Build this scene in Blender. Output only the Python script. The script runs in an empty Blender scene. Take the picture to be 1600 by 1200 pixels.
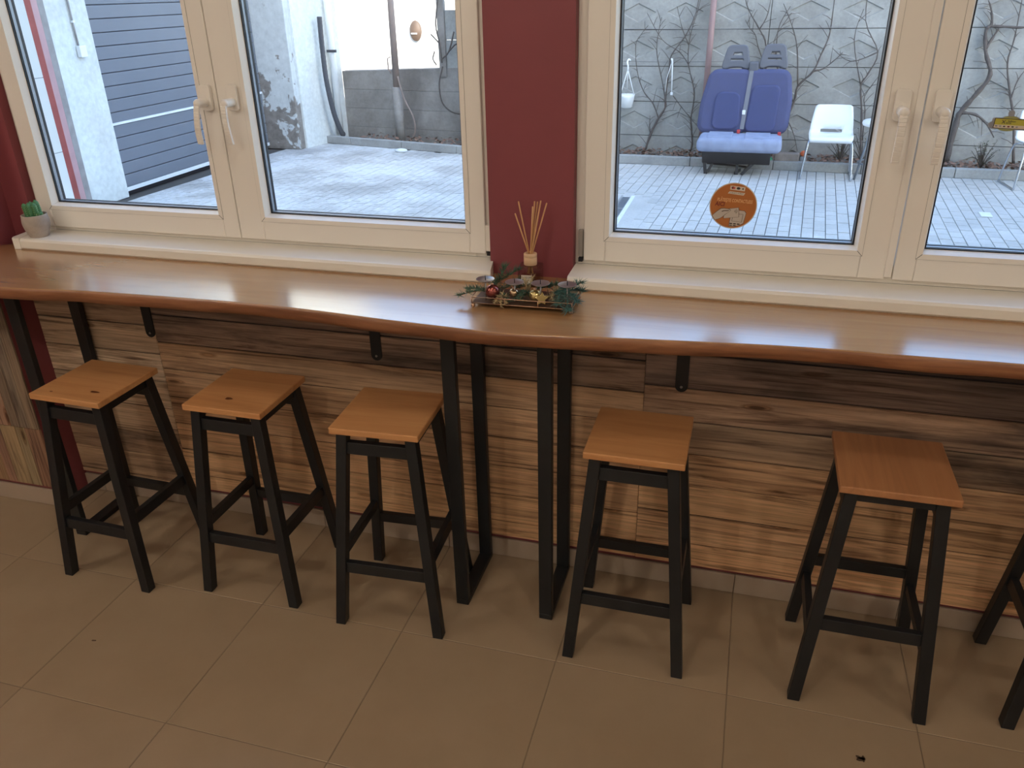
import bpy, bmesh, math, random
from mathutils import Vector, Matrix
random.seed(7)
SC = bpy.context.scene
COL = SC.collection
PI = math.pi

# ------------------------------------------------------------------ camera
def camera():
    yaw, pitch, roll = 0.288894733, -0.455120349, -0.0238866923
    f = Vector((-math.sin(yaw)*math.cos(pitch), math.cos(yaw)*math.cos(pitch), math.sin(pitch)))
    r0 = Vector((math.cos(yaw), math.sin(yaw), 0)); u0 = r0.cross(f)
    r = math.cos(roll)*r0 + math.sin(roll)*u0
    u = -math.sin(roll)*r0 + math.cos(roll)*u0
    cd = bpy.data.cameras.new('camera'); co = bpy.data.objects.new('camera', cd); COL.objects.link(co)
    m = Matrix((r, u, -f)).transposed().to_4x4(); m.translation = Vector((0, -2.22797, 1.82043))
    co.matrix_world = m
    cd.sensor_width = 36; cd.lens = 1261.2*36/1600; cd.clip_start = 0.02; cd.clip_end = 200
    SC.camera = co
camera()

# ------------------------------------------------------------------ world, sun, lamps, exposure
SKY_STRENGTH = 1.0
SUN_ELEV = math.radians(27)
w = bpy.data.worlds.new('sky'); SC.world = w; w.use_nodes = True
nt = w.node_tree; nt.nodes.clear()
sky = nt.nodes.new('ShaderNodeTexSky'); sky.sky_type = 'NISHITA'; sky.sun_disc = False
sky.sun_elevation = SUN_ELEV; sky.sun_rotation = math.radians(145); sky.air_density = 1.0; sky.dust_density = 1.0; sky.ozone_density = 1.6
bg = nt.nodes.new('ShaderNodeBackground'); bg.inputs['Strength'].default_value = SKY_STRENGTH
wo = nt.nodes.new('ShaderNodeOutputWorld')
nt.links.new(sky.outputs[0], bg.inputs[0]); nt.links.new(bg.outputs[0], wo.inputs[0])

sl = bpy.data.lights.new('sun', 'SUN'); sl.energy = 14.0; sl.angle = math.radians(0.5); sl.color = (1, .93, .82)
so = bpy.data.objects.new('sun', sl); COL.objects.link(so)
so.rotation_euler = (PI/2 - SUN_ELEV, 0, math.radians(35))

LAMP_W = 29.0
for (lx, ly, k) in ((-3.9, -2.85, 1.5), (-1.25, -2.85, 1.0), (1.4, -2.85, .9), (4.05, -2.85, .7), (-2.5, -5.0, .8), (.2, -5.0, .8),  # the rearmost pair is unseen, added as ambient fill
                    (-3.0, -1.35, .5), (-.6, -1.35, .30), (1.8, -1.35, .30)):
    l = bpy.data.lights.new('ceiling_or_fill_lamp', 'POINT'); l.energy = LAMP_W*k; l.shadow_soft_size = .05; l.color = (1, .915, .80)
    o = bpy.data.objects.new('ceiling_or_fill_lamp', l); COL.objects.link(o); o.location = (lx, ly, 3.1)

vs = SC.view_settings
vs.view_transform = 'Standard'; vs.look = 'None'; vs.gamma = 1.0; vs.exposure = 0.0; vs.use_curve_mapping = False

# ------------------------------------------------------------------ materials
def lin(c):
    c = c/255.0
    return c/12.92 if c <= .04045 else ((c+.055)/1.055)**2.4
def rgb(r, g, b): return (lin(r), lin(g), lin(b), 1)

class M:
    """small node-tree helper"""
    def __init__(s, name):
        s.m = bpy.data.materials.new(name); s.m.use_nodes = True
        s.nt = s.m.node_tree; s.nt.nodes.clear()
        s.out = s.n('ShaderNodeOutputMaterial'); s.b = s.n('ShaderNodeBsdfPrincipled')
        s.l(s.b.outputs[0], s.out.inputs[0])
    def n(s, t, **k):
        n = s.nt.nodes.new(t)
        for a, v in k.items(): setattr(n, a, v)
        return n
    def l(s, a, b): s.nt.links.new(a, b)
    def set(s, **k):
        for a, v in k.items(): s.b.inputs[a.replace('_', ' ')].default_value = v
        return s
    def coord(s, scale=(1, 1, 1), rand=False, kind='Object', rot=(0, 0, 0)):
        tc = s.n('ShaderNodeTexCoord'); mp = s.n('ShaderNodeMapping')
        mp.inputs['Scale'].default_value = scale; mp.inputs['Rotation'].default_value = rot
        s.l(tc.outputs[kind], mp.inputs['Vector'])
        if rand:
            oi = s.n('ShaderNodeObjectInfo'); ml = s.n('ShaderNodeVectorMath', operation='SCALE'); ml.inputs['Scale'].default_value = 37.0
            cb = s.n('ShaderNodeCombineXYZ')
            for i in range(3): s.l(oi.outputs['Random'], cb.inputs[i])
            s.l(cb.outputs[0], ml.inputs[0]); s.l(ml.outputs[0], mp.inputs['Location'])
        return mp.outputs[0]
    def noise(s, vec, scale, detail=4, rough=.55, dist=0):
        n = s.n('ShaderNodeTexNoise'); n.inputs['Scale'].default_value = scale; n.inputs['Detail'].default_value = detail
        n.inputs['Roughness'].default_value = rough; n.inputs['Distortion'].default_value = dist
        s.l(vec, n.inputs['Vector']); return n.outputs['Fac']
    def ramp(s, fac, stops):
        r = s.n('ShaderNodeValToRGB'); e = r.color_ramp.elements
        while len(e) < len(stops): e.new(.5)
        for i, (p, c) in enumerate(stops): e[i].position = p; e[i].color = c
        s.l(fac, r.inputs[0]); return r.outputs[0]
    def mix(s, fac, a, b, mode='MIX'):
        m = s.n('ShaderNodeMix', data_type='RGBA', blend_type=mode)
        for sock, v in ((m.inputs[0], fac), (m.inputs[6], a), (m.inputs[7], b)):
            if hasattr(v, 'is_linked'): s.l(v, sock)
            else: sock.default_value = v
        return m.outputs[2]
    def math(s, op, a, b=0.0):
        m = s.n('ShaderNodeMath', operation=op)
        for sock, v in ((m.inputs[0], a), (m.inputs[1], b)):
            if hasattr(v, 'is_linked'): s.l(v, sock)
            else: sock.default_value = v
        return m.outputs[0]
    def color(s, v): s.l(v, s.b.inputs['Base Color']); return s
    def bump(s, h, strength=.3, dist=.002):
        b = s.n('ShaderNodeBump'); b.inputs['Strength'].default_value = strength; b.inputs['Distance'].default_value = dist
        s.l(h, b.inputs['Height']); s.l(b.outputs[0], s.b.inputs['Normal']); return s

def plain(name, c, rough=.5, metal=0, var=.06, scale=6, bump=0, spec=None):
    m = M(name).set(Roughness=rough, Metallic=metal)
    v = m.coord(); f = m.noise(v, scale)
    hi = tuple(min(1, x*(1+var)) for x in c[:3])+(1,); lo = tuple(x*(1-var) for x in c[:3])+(1,)
    m.color(m.ramp(f, [(.3, lo), (.7, hi)]))
    if bump: m.bump(m.noise(v, scale*8), bump, .002)
    if spec is not None: m.b.inputs['Specular IOR Level'].default_value = spec
    return m.m

def woody(name, a, b, c, rough, stretch=(2.2, 26, 26), spec=.5, coat=0):
    m = M(name).set(Roughness=rough); m.b.inputs['Specular IOR Level'].default_value = spec
    v = m.coord(stretch, rand=True); g = m.noise(v, 1.0, 6, .6, 1.2)
    v2 = m.coord((.8, 3.5, 3.5), rand=True); g2 = m.noise(v2, 1.0, 3)
    col = m.ramp(g, [(.3, a), (.5, b), (.72, c)])
    col = m.mix(m.ramp(g2, [(.4, (0, 0, 0, 1)), (.7, (.55, .55, .55, 1))]), col, a)
    m.color(col); m.bump(g, .05, .001)
    if coat: m.b.inputs['Coat Weight'].default_value = coat; m.b.inputs['Coat Roughness'].default_value = .21; m.b.inputs['Coat IOR'].default_value = 1.62
    return m.m

MAT = {}
MAT['red'] = plain('red_wall_paint', rgb(128, 61, 67), .55, var=.05, scale=3, bump=.05)
MAT['plaster'] = plain('white_plaster', rgb(225, 218, 205), .8, var=.03)
MAT['pvc'] = plain('white_pvc', rgb(238, 232, 223), .3, var=.015, scale=2)
MAT['sill'] = plain('white_sill', rgb(236, 230, 219), .33, var=.02, scale=2)
MAT['gasket'] = plain('black_rubber', rgb(22, 24, 32), .5)
MAT['spacer'] = plain('grey_spacer', rgb(150, 155, 165), .4, metal=.4)
MAT['black'] = plain('black_painted_steel', rgb(22, 25, 28), .42, var=.12, scale=12)
MAT['blackwood'] = plain('black_painted_wood', rgb(22, 24, 27), .45, var=.2, scale=14, bump=.06)
MAT['chrome'] = plain('brushed_metal', rgb(190, 190, 188), .3, metal=1)
MAT['hinge'] = plain('grey_hinge_metal', rgb(150, 145, 138), .4, metal=.2)
MAT['seat'] = woody('oiled_beech', rgb(188, 130, 80), rgb(206, 148, 96), rgb(214, 160, 108), .42)
MAT['seatdark'] = woody('oiled_beech_darker', rgb(164, 112, 74), rgb(182, 126, 84), rgb(192, 138, 94), .42)
MAT['counter'] = woody('varnished_beech', rgb(160, 116, 74), rgb(174, 130, 86), rgb(182, 138, 94), .2, (1.3, 16, 16), .5, .9)
MAT['bark'] = woody('reddish_live_edge', rgb(112, 70, 46), rgb(146, 96, 64), rgb(170, 118, 80), .45, (3, 20, 40))
MAT['grout'] = plain('floor_grout', rgb(122, 104, 84), .8)
MAT['base'] = plain('baseboard_tile', rgb(176, 158, 140), .35, var=.04)
MAT['white'] = plain('white_plastic', rgb(238, 240, 240), .35, var=.01)
MAT['steel'] = plain('tube_steel', rgb(200, 205, 212), .25, metal=1)
MAT['greysteel'] = plain('grey_painted_tube', rgb(120, 128, 136), .4, metal=.3)
MAT['whitewash'] = plain('white_render', rgb(240, 240, 238), .85, var=.02)
def floor_mat():
    m = M('polished_beige_tile').set(Roughness=.22); m.b.inputs['Specular IOR Level'].default_value = .35
    v = m.coord((1, 1, 1), rand=True); f = m.noise(v, 3, 6, .6); f2 = m.noise(v, 60, 2)
    c = m.ramp(f, [(.3, rgb(154, 133, 108)), (.7, rgb(163, 142, 117))])
    m.color(c)
    return m.m
MAT['tile'] = floor_mat()
def plank_mat():
    m = M('stained_plank').set(Roughness=.62); m.b.inputs['Specular IOR Level'].default_value = .25
    v = m.coord((1.6, 30, 34), rand=True); g = m.noise(v, 1.0, 7, .65, 1.5)
    vf = m.coord((4, 120, 150), rand=True); gf = m.noise(vf, 1.0, 3, .6)
    v2 = m.coord((1.1, 4, 7), rand=True); s = m.noise(v2, 1.0, 5, .6, .6)
    oi = m.n('ShaderNodeObjectInfo')
    grain = m.ramp(g, [(.30, (.26, .22, .20, 1)), (.41, (.66, .62, .60, 1)), (.50, (1, 1, 1, 1)), (.66, (1.05, 1.03, 1.0, 1)), (.8, (.8, .76, .72, 1))])
    col = m.mix(1.0, oi.outputs['Color'], grain, 'MULTIPLY')
    fine = m.ramp(gf, [(.35, (.62, .6, .58, 1)), (.6, (1, 1, 1, 1))])
    col = m.mix(.8, col, fine, 'MULTIPLY')
    vl = m.coord((.9, 0.01, 58), rand=True); ln = m.noise(vl, 1.0, 2, .5, .35); streak = m.ramp(ln, [(.335, (.25, .2, .17, 1)), (.365, (1, 1, 1, 1))])
    col = m.mix(.55, col, streak, 'MULTIPLY')
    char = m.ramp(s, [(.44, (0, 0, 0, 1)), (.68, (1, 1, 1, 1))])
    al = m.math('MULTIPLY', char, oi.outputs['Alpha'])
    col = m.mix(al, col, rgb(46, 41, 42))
    # knots
    vk = m.coord((2.0, 0.01, 9.0), rand=True); vo = m.n('ShaderNodeTexVoronoi'); vo.inputs['Scale'].default_value = 1.3; m.l(vk, vo.inputs['Vector'])
    k = m.ramp(vo.outputs['Distance'], [(.05, (.25, .2, .17, 1)), (.085, (.8, .7, .6, 1)), (.1, (.55, .48, .42, 1)), (.14, (1, 1, 1, 1))])
    col = m.mix(1.0, col, k, 'MULTIPLY')
    m.color(col); m.bump(gf, .12, .001)
    return m.m
MAT['plank'] = plank_mat()
def glass_mat(name='window_glass', tint=(.97, .985, .98, 1)):
    m = M(name); m.nt.nodes.remove(m.b)
    t = m.n('ShaderNodeBsdfTransparent'); t.inputs[0].default_value = tint
    g = m.n('ShaderNodeBsdfGlossy'); g.inputs['Roughness'].default_value = 0.0
    fr = m.n('ShaderNodeFresnel'); ge = m.n('ShaderNodeNewGeometry'); mr = m.n('ShaderNodeMapRange'); mr.inputs['To Min'].default_value = 1.45; mr.inputs['To Max'].default_value = 1/1.45
    m.l(ge.outputs['Backfacing'], mr.inputs['Value']); m.l(mr.outputs[0], fr.inputs['IOR'])
    ms = m.n('ShaderNodeMixShader'); m.l(fr.outputs[0], ms.inputs[0]); m.l(t.outputs[0], ms.inputs[1]); m.l(g.outputs[0], ms.inputs[2])
    m.l(ms.outputs[0], m.out.inputs[0]); return m.m
MAT['glass'] = glass_mat()
MAT['bottleglass'] = glass_mat('clear_bottle_glass', (.80, .79, .77, 1))

# ------------------------------------------------------------------ geometry helpers
class B:
    def __init__(s): s.bm = bmesh.new()
    def box(s, x0, x1, y0, y1, z0, z1, mi=0):
        v = [s.bm.verts.new((x, y, z)) for z in (z0, z1) for y in (y0, y1) for x in (x0, x1)]
        for q in ((0, 2, 3, 1), (4, 5, 7, 6), (0, 1, 5, 4), (1, 3, 7, 5), (3, 2, 6, 7), (2, 0, 4, 6)):
            f = s.bm.faces.new([v[i] for i in q]); f.material_index = mi
        return s
    def beam(s, p, q, w, d, up=(0, 1, 0)):
        p = Vector(p); q = Vector(q); t = (q-p).normalized(); a = t.cross(Vector(up)).normalized(); b = a.cross(t).normalized()
        v = [s.bm.verts.new(c + a*w/2*i + b*d/2*j) for c in (p, q) for i, j in ((-1, -1), (1, -1), (1, 1), (-1, 1))]
        for k in ((0, 1, 2, 3), (7, 6, 5, 4), (0, 4, 5, 1), (1, 5, 6, 2), (2, 6, 7, 3), (3, 7, 4, 0)): s.bm.faces.new([v[i] for i in k])
        return s
    def splay(s, p, q, w, d):
        """leg with horizontal cut ends: section w x d in plan at p and q"""
        v = [s.bm.verts.new((c[0]+i*w/2, c[1]+j*d/2, c[2])) for c in (p, q) for i, j in ((-1, -1), (1, -1), (1, 1), (-1, 1))]
        for k in ((3, 2, 1, 0), (4, 5, 6, 7), (0, 1, 5, 4), (1, 2, 6, 5), (2, 3, 7, 6), (3, 0, 4, 7)): s.bm.faces.new([v[i] for i in k])
        return s
    def prism(s, pts, axis, a, b):
        """extrude a 2D outline; axis 'z': (x,y), 'y': (x,z), 'x': (y,z)"""
        def P(u, v, t): return {'z': (u, v, t), 'y': (u, t, v), 'x': (t, u, v)}[axis]
        n = len(pts); A = [s.bm.verts.new(P(u, v, a)) for u, v in pts]; C = [s.bm.verts.new(P(u, v, b)) for u, v in pts]
        s.bm.faces.new(A); s.bm.faces.new(C[::-1])
        for i in range(n): s.bm.faces.new((A[i], C[i], C[(i+1) % n], A[(i+1) % n]))
        return s
    def tube(s, pts, r, n=8, closed=False, cap=True):
        pts = [Vector(p) for p in pts]; m = len(pts); rr = r if isinstance(r, (list, tuple)) else [r]*m
        rings = []; ref = None
        for i, p in enumerate(pts):
            if closed: t = pts[(i+1) % m]-pts[i-1]
            else: t = pts[min(i+1, m-1)]-pts[max(i-1, 0)]
            t.normalize()
            if ref is None: ref = Vector((0, 0, 1)) if abs(t.z) < .9 else Vector((1, 0, 0))
            a = t.cross(ref)
            if a.length < 1e-4: a = t.cross(Vector((0, 1, 0)))
            a.normalize(); b = a.cross(t).normalized(); ref = b
            rings.append([s.bm.verts.new(p + (a*math.cos(2*PI*k/n)+b*math.sin(2*PI*k/n))*rr[i]) for k in range(n)])
        for i in range(m if closed else m-1):
            A = rings[i]; C = rings[(i+1) % m]
            for k in range(n): s.bm.faces.new((A[k], A[(k+1) % n], C[(k+1) % n], C[k])).smooth = True
        if cap and not closed: s.bm.faces.new(rings[0][::-1]); s.bm.faces.new(rings[-1])
        return s
    def lathe(s, prof, n=20, c=(0, 0, 0), axis='z'):
        rings = []
        for r, h in prof:
            ring = []
            for k in range(n):
                a = 2*PI*k/n; x, y = r*math.cos(a), r*math.sin(a)
                P = (c[0]+x, c[1]+y, c[2]+h) if axis == 'z' else (c[0]+x, c[1]+h, c[2]+y)
                ring.append(s.bm.verts.new(P))
            rings.append(ring)
        for A, C in zip(rings, rings[1:]):
            for k in range(n): s.bm.faces.new((A[k], A[(k+1) % n], C[(k+1) % n], C[k])).smooth = True
        s.bm.faces.new(rings[0][::-1]); s.bm.faces.new(rings[-1])
        return s
    def ball(s, c, r, n=16, sc=(1, 1, 1)):
        res = bmesh.ops.create_uvsphere(s.bm, u_segments=n, v_segments=max(6, n*2//3), radius=r)
        for v in res['verts']: v.co = Vector((v.co.x*sc[0]+c[0], v.co.y*sc[1]+c[1], v.co.z*sc[2]+c[2]))
        for v in res['verts']:
            for f in v.link_faces: f.smooth = True
        return s
    def mesh(s, name):
        bmesh.ops.recalc_face_normals(s.bm, faces=s.bm.faces[:])
        me = bpy.data.meshes.new(name); s.bm.to_mesh(me); s.bm.free(); return me

def obj(name, b, mat, parent=None, bevel=0, seg=2, loc=None, kind=None):
    me = b.mesh(name) if isinstance(b, B) else b
    o = bpy.data.objects.new(name, me); COL.objects.link(o)
    if mat is not None and not me.materials:
        for m in (mat if isinstance(mat, (list, tuple)) else [mat]): me.materials.append(m)
    if parent is not None: o.parent = parent
    if loc is not None: o.location = loc
    if bevel:
        md = o.modifiers.new('bevel', 'BEVEL'); md.width = bevel; md.segments = seg; md.limit_method = 'ANGLE'; md.angle_limit = math.radians(40)
    if kind: o['kind'] = kind
    return o
def tag(o, label, cat, group=None):
    o['label'] = label; o['category'] = cat
    if group: o['group'] = group
    return o
def thing(name, label, cat, loc=(0, 0, 0), rz=0, group=None):
    o = bpy.data.objects.new(name, None); COL.objects.link(o); o.location = loc; o.rotation_euler = (0, 0, rz)
    o.empty_display_size = .05
    return tag(o, label, cat, group)
def struct(name, b=None, mat=None, **k):
    if b is None:
        o = bpy.data.objects.new(name, None); COL.objects.link(o)
    else: o = obj(name, b, mat, **k)
    o['kind'] = 'structure'; return o
def dup(root, loc, rz, label):
    r = root.copy(); COL.objects.link(r); r.location = loc; r.rotation_euler = (0, 0, rz); r['label'] = label
    for ch in list(root.children):
        c = ch.copy(); COL.objects.link(c); c.parent = r
        for g in ch.children:
            d = g.copy(); COL.objects.link(d); d.parent = c
    return r
def curve_mesh(name, splines, depth, bevel=0):
    """closed 2D outlines (even-odd holes) -> solid plate mesh in the XY plane, centred on z"""
    cu = bpy.data.curves.new(name, 'CURVE'); cu.dimensions = '2D'; cu.fill_mode = 'BOTH'; cu.extrude = depth/2; cu.bevel_depth = bevel; cu.bevel_resolution = 2
    for pts in splines:
        sp = cu.splines.new('POLY'); sp.points.add(len(pts)-1); sp.use_cyclic_u = True
        for p, (x, y) in zip(sp.points, pts): p.co = (x, y, 0, 1)
    return _conv(cu, name)
def _conv(cu, name):
    o = bpy.data.objects.new(name, cu); COL.objects.link(o)
    dg = bpy.context.evaluated_depsgraph_get(); dg.update()
    me = bpy.data.meshes.new_from_object(o.evaluated_get(dg)); me.name = name
    bpy.data.objects.remove(o); bpy.data.curves.remove(cu); return me
def text_mesh(s, size, depth=.0002, align='CENTER', shear=0, width=1.0, bold=0):
    cu = bpy.data.curves.new('lettering', 'FONT'); cu.body = s; cu.size = size; cu.extrude = depth/2; cu.align_x = align; cu.align_y = 'CENTER'; cu.shear = shear
    cu.offset = bold; cu.resolution_u = 2
    me = _conv(cu, 'lettering')
    if width != 1.0:
        for v in me.vertices: v.co.x *= width
    return me
def place_mesh(me, loc, right=(1, 0, 0), up=(0, 0, 1)):
    """map a flat XY mesh so its x goes along `right`, y along `up`, facing right x up"""
    R = Vector(right).normalized(); U = Vector(up).normalized(); N = R.cross(U); L = Vector(loc)
    for v in me.vertices: v.co = L + R*v.co.x + U*v.co.y + N*v.co.z
    return me
def rrect(x0, x1, y0, y1, r, n=5):
    out = []
    for cx, cy, a0 in ((x1-r, y1-r, 0), (x0+r, y1-r, 90), (x0+r, y0+r, 180), (x1-r, y0+r, 270)):
        for k in range(n+1):
            a = math.radians(a0+90*k/n); out.append((cx+r*math.cos(a), cy+r*math.sin(a)))
    return out
def smooth_path(pts, n=5):
    P = [Vector(p) for p in pts]; out = []
    for i in range(len(P)-1):
        p0 = P[max(i-1, 0)]; p1 = P[i]; p2 = P[i+1]; p3 = P[min(i+2, len(P)-1)]
        for k in range(n):
            t = k/n
            out.append(.5*((2*p1)+(-p0+p2)*t+(2*p0-5*p1+4*p2-p3)*t*t+(-p0+3*p1-3*p2+p3)*t**3))
    out.append(P[-1]); return out

# ================================================================== ROOM SHELL
WT = .178           # wall thickness
ZS = 1.088         # sill top
ZT = 2.42          # window head
W1 = (-2.405, -.72); W2 = (-.468, 1.235)
TOP = 8.0  # wall height and length out of view, extended to shade the courtyard
b = B()
b.box(-16.0, W1[0], 0, WT, -.25, TOP)                 # left of the first window
b.box(W1[1], W2[0], 0, WT, -.25, TOP)                # pillar between the windows
b.box(W2[1], 12.0, 0, WT, -.25, TOP)
for a in (W1, W2):
    b.box(a[0], a[1], 0, WT, -.25, 1.05); b.box(a[0], a[1], 0, WT, ZT, TOP)
wall_back = struct('wall_back', b, MAT['red'])
# facade render on the outside of the same wall
b = B()
for x0, x1 in ((-16.0, W1[0]), (W1[1], W2[0]), (W2[1], 12.0)): b.box(x0, x1, WT, WT+.02, -.25, TOP)
for a in (W1, W2):
    b.box(a[0], a[1], WT, WT+.02, -.25, 1.04); b.box(a[0], a[1], WT, WT+.02, ZT, TOP)
obj('facade_render', b, MAT['plaster'], wall_back)
# white outer jamb lining of the window openings
for x0, x1 in ((W1[0]-.001, W1[0]+.012), (W1[1]-.012, W1[1]+.001), (W2[0]-.001, W2[0]+.012), (W2[1]-.012, W2[1]+.001)):
    z = 1.075
    while z < ZT:
        obj('jamb_panel', B().box(x0, x1, .104, WT+.018, z+.001, min(z+.252, ZT)-.0015), MAT['whitewash'], wall_back); z += .252
b = B()
for x0, x1 in ((W1[0]-.001, W1[0]+.010), (W2[0]-.001, W2[0]+.010)): b.box(x0, x1, .103, WT+.016, 1.07, ZT)
obj('outer_jamb', b, MAT['spacer'], wall_back)
b = B()
for a in (W1, W2): b.box(a[0], a[1], .1, WT+.05, 1.05, 1.075)
obj('outer_sill', b, MAT['spacer'], wall_back)

wl = struct('wall_left', B().box(-6.0, -2.50, -.142, 0, 0, 3.2), MAT['red'])     # pilaster at the left end of the counter
struct('wall_front', B().box(-6.2, 5.2, -6.2, -6.0, -.02, 3.2), MAT['plaster'])
struct('wall_right', B().box(5.0, 5.2, -6.0, WT, -.02, 3.2), MAT['plaster'])
struct('wall_far_left', B().box(-6.2, -6.0, -6.0, WT, -.02, 3.2), MAT['red'])
struct('ceiling', B().box(-6.2, 5.2, -6.2, 0, 3.2, 3.4), MAT['plaster'])

fl = struct('floor', B().box(-6.2, 5.2, -6.2, 0, -.25, -.0015), MAT['grout'])
tile_me = {}
G = .0012
ys = [(-.457, -.0), (-.957, -.457), (-1.457, -.957), (-1.957, -1.457), (-2.457, -1.957), (-2.957, -2.457), (-3.457, -2.957)]
for r, (y0, y1) in enumerate(ys):
    for c in range(-9, 9):
        x0 = .09+.5*c
        if x0 > 4.3: continue
        key = r == 0
        if key not in tile_me:
            bb = B().box(G, .5-G, G, (y1-y0)-G, -.008, 0.0); tile_me[key] = bb.mesh('floor_tile'); tile_me[key].materials.append(MAT['tile'])
        obj('floor_tile', tile_me[key], None, fl, loc=(x0, y0, random.uniform(-.0003, 0)), bevel=.0012, seg=1)

# baseboards
bb0 = struct('baseboard_back', B().box(-2.50, 5.0, -.006, 0, 0, .072), MAT['grout'])
for c in range(-6, 10):
    x0 = max(.09+.5*c, -2.5)
    if x0 >= 4.9: continue
    obj('baseboard_tile', B().box(x0+.001, .09+.5*c+.5-.001, -.012, -.004, .001, .0725), MAT['base'], bb0, bevel=.001, seg=1)
bb1 = struct('baseboard_left', B().box(-4.4, -2.50, -.148, -.142, 0, .072), MAT['grout'])
for c in range(-9, -5):
    x0 = .09+.5*c; x1 = min(x0+.5, -2.5)
    obj('baseboard_tile', B().box(x0+.001, x1-.001, -.154, -.146, .001, .0725), MAT['base'], bb1, bevel=.001, seg=1)

# planks on the wall under the counter
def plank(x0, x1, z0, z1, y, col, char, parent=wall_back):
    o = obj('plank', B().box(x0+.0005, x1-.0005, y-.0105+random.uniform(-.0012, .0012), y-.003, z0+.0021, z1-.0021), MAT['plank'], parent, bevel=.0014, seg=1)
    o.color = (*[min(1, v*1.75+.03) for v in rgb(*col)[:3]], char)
obj('plank_backing', B().box(-2.499, 3.1, -.004, 0, .0845, .999), MAT['gasket'], wall_back)
L_, M_, R_ = (-2.50, -1.989), (-1.989, -.24), (-.24, 3.1)
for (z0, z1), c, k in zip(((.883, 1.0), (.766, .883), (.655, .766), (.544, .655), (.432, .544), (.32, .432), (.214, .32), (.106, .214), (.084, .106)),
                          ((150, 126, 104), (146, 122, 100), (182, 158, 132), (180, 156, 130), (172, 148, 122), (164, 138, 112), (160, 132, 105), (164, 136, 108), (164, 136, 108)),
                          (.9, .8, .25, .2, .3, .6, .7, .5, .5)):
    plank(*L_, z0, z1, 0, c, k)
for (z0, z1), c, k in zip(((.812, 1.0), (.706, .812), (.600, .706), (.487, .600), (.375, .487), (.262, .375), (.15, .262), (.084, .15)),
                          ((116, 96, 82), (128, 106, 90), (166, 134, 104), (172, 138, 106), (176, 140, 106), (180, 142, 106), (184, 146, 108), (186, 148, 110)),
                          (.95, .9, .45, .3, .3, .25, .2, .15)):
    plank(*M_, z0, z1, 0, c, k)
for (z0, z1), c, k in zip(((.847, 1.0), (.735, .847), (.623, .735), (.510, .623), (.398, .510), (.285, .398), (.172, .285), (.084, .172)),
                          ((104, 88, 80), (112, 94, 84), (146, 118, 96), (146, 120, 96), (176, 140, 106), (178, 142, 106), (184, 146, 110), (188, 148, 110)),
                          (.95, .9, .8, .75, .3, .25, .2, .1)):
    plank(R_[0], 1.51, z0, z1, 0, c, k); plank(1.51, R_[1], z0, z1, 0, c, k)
# upright planks on the pilaster front, in two tiers
for z0, z1, c in ((.0845, .35, (142, 116, 88)), (.35, 1.0, (138, 116, 94))):
    x = -2.5005; i = 0
    while x > -3.4:
        wdt = random.choice((.045, .06, .075)); k = random.uniform(.3, .7)
        o = obj('plank', B().box(0, z1-z0-.002, -.008, 0, 0, wdt-.0015), MAT['plank'], wl, bevel=.0012, seg=1)
        o.location = (x-wdt, -.142, z0); o.rotation_euler = (0, -PI/2, 0); o.location.x = x
        o.color = (*[v*1.6+.03 for v in rgb(*[int(v*random.uniform(.88, 1.06)) for v in c])[:3]], k); x -= wdt; i += 1

# ================================================================== WINDOWS
def ring(b, x0, x1, z0, z1, w0, w1, wz0, wz1, y0, y1):
    """rectangular ring: outer x0..x1,z0..z1, inner w0..w1,wz0..wz1"""
    b.box(x0, w0, y0, y1, z0, z1); b.box(w1, x1, y0, y1, z0, z1)
    b.box(w0, w1, y0, y1, z0, wz0); b.box(w0, w1, y0, y1, wz1, z1); return b
def make_handle(parent, x, z, tilt):
    pl = curve_mesh('handle_plate', [rrect(-.0165, .0165, -.036, .036, .008)], .009, .0015)
    obj('handle_plate', place_mesh(pl, (x, .012, z)), MAT['pvc'], parent)
    bb = B(); zz = z-.012
    bb.tube([(x, .012, zz), (x, -.036, zz)], .0125, 14)
    bb.ball((x, -.036, zz), .0135, 14, (1, .8, 1))
    lever = [(x, -.040, zz), (x+tilt*.02, -.045, zz-.03), (x+tilt*.07, -.043, zz-.075), (x+tilt*.1, -.034, zz-.118)]
    pts = smooth_path(lever, 4)
    for i in range(len(pts)-1): bb.beam(pts[i], pts[i+1]+(pts[i+1]-pts[i])*.08, .019, .0085)
    obj('handle', bb, MAT['pvc'], parent, bevel=.002)
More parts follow.
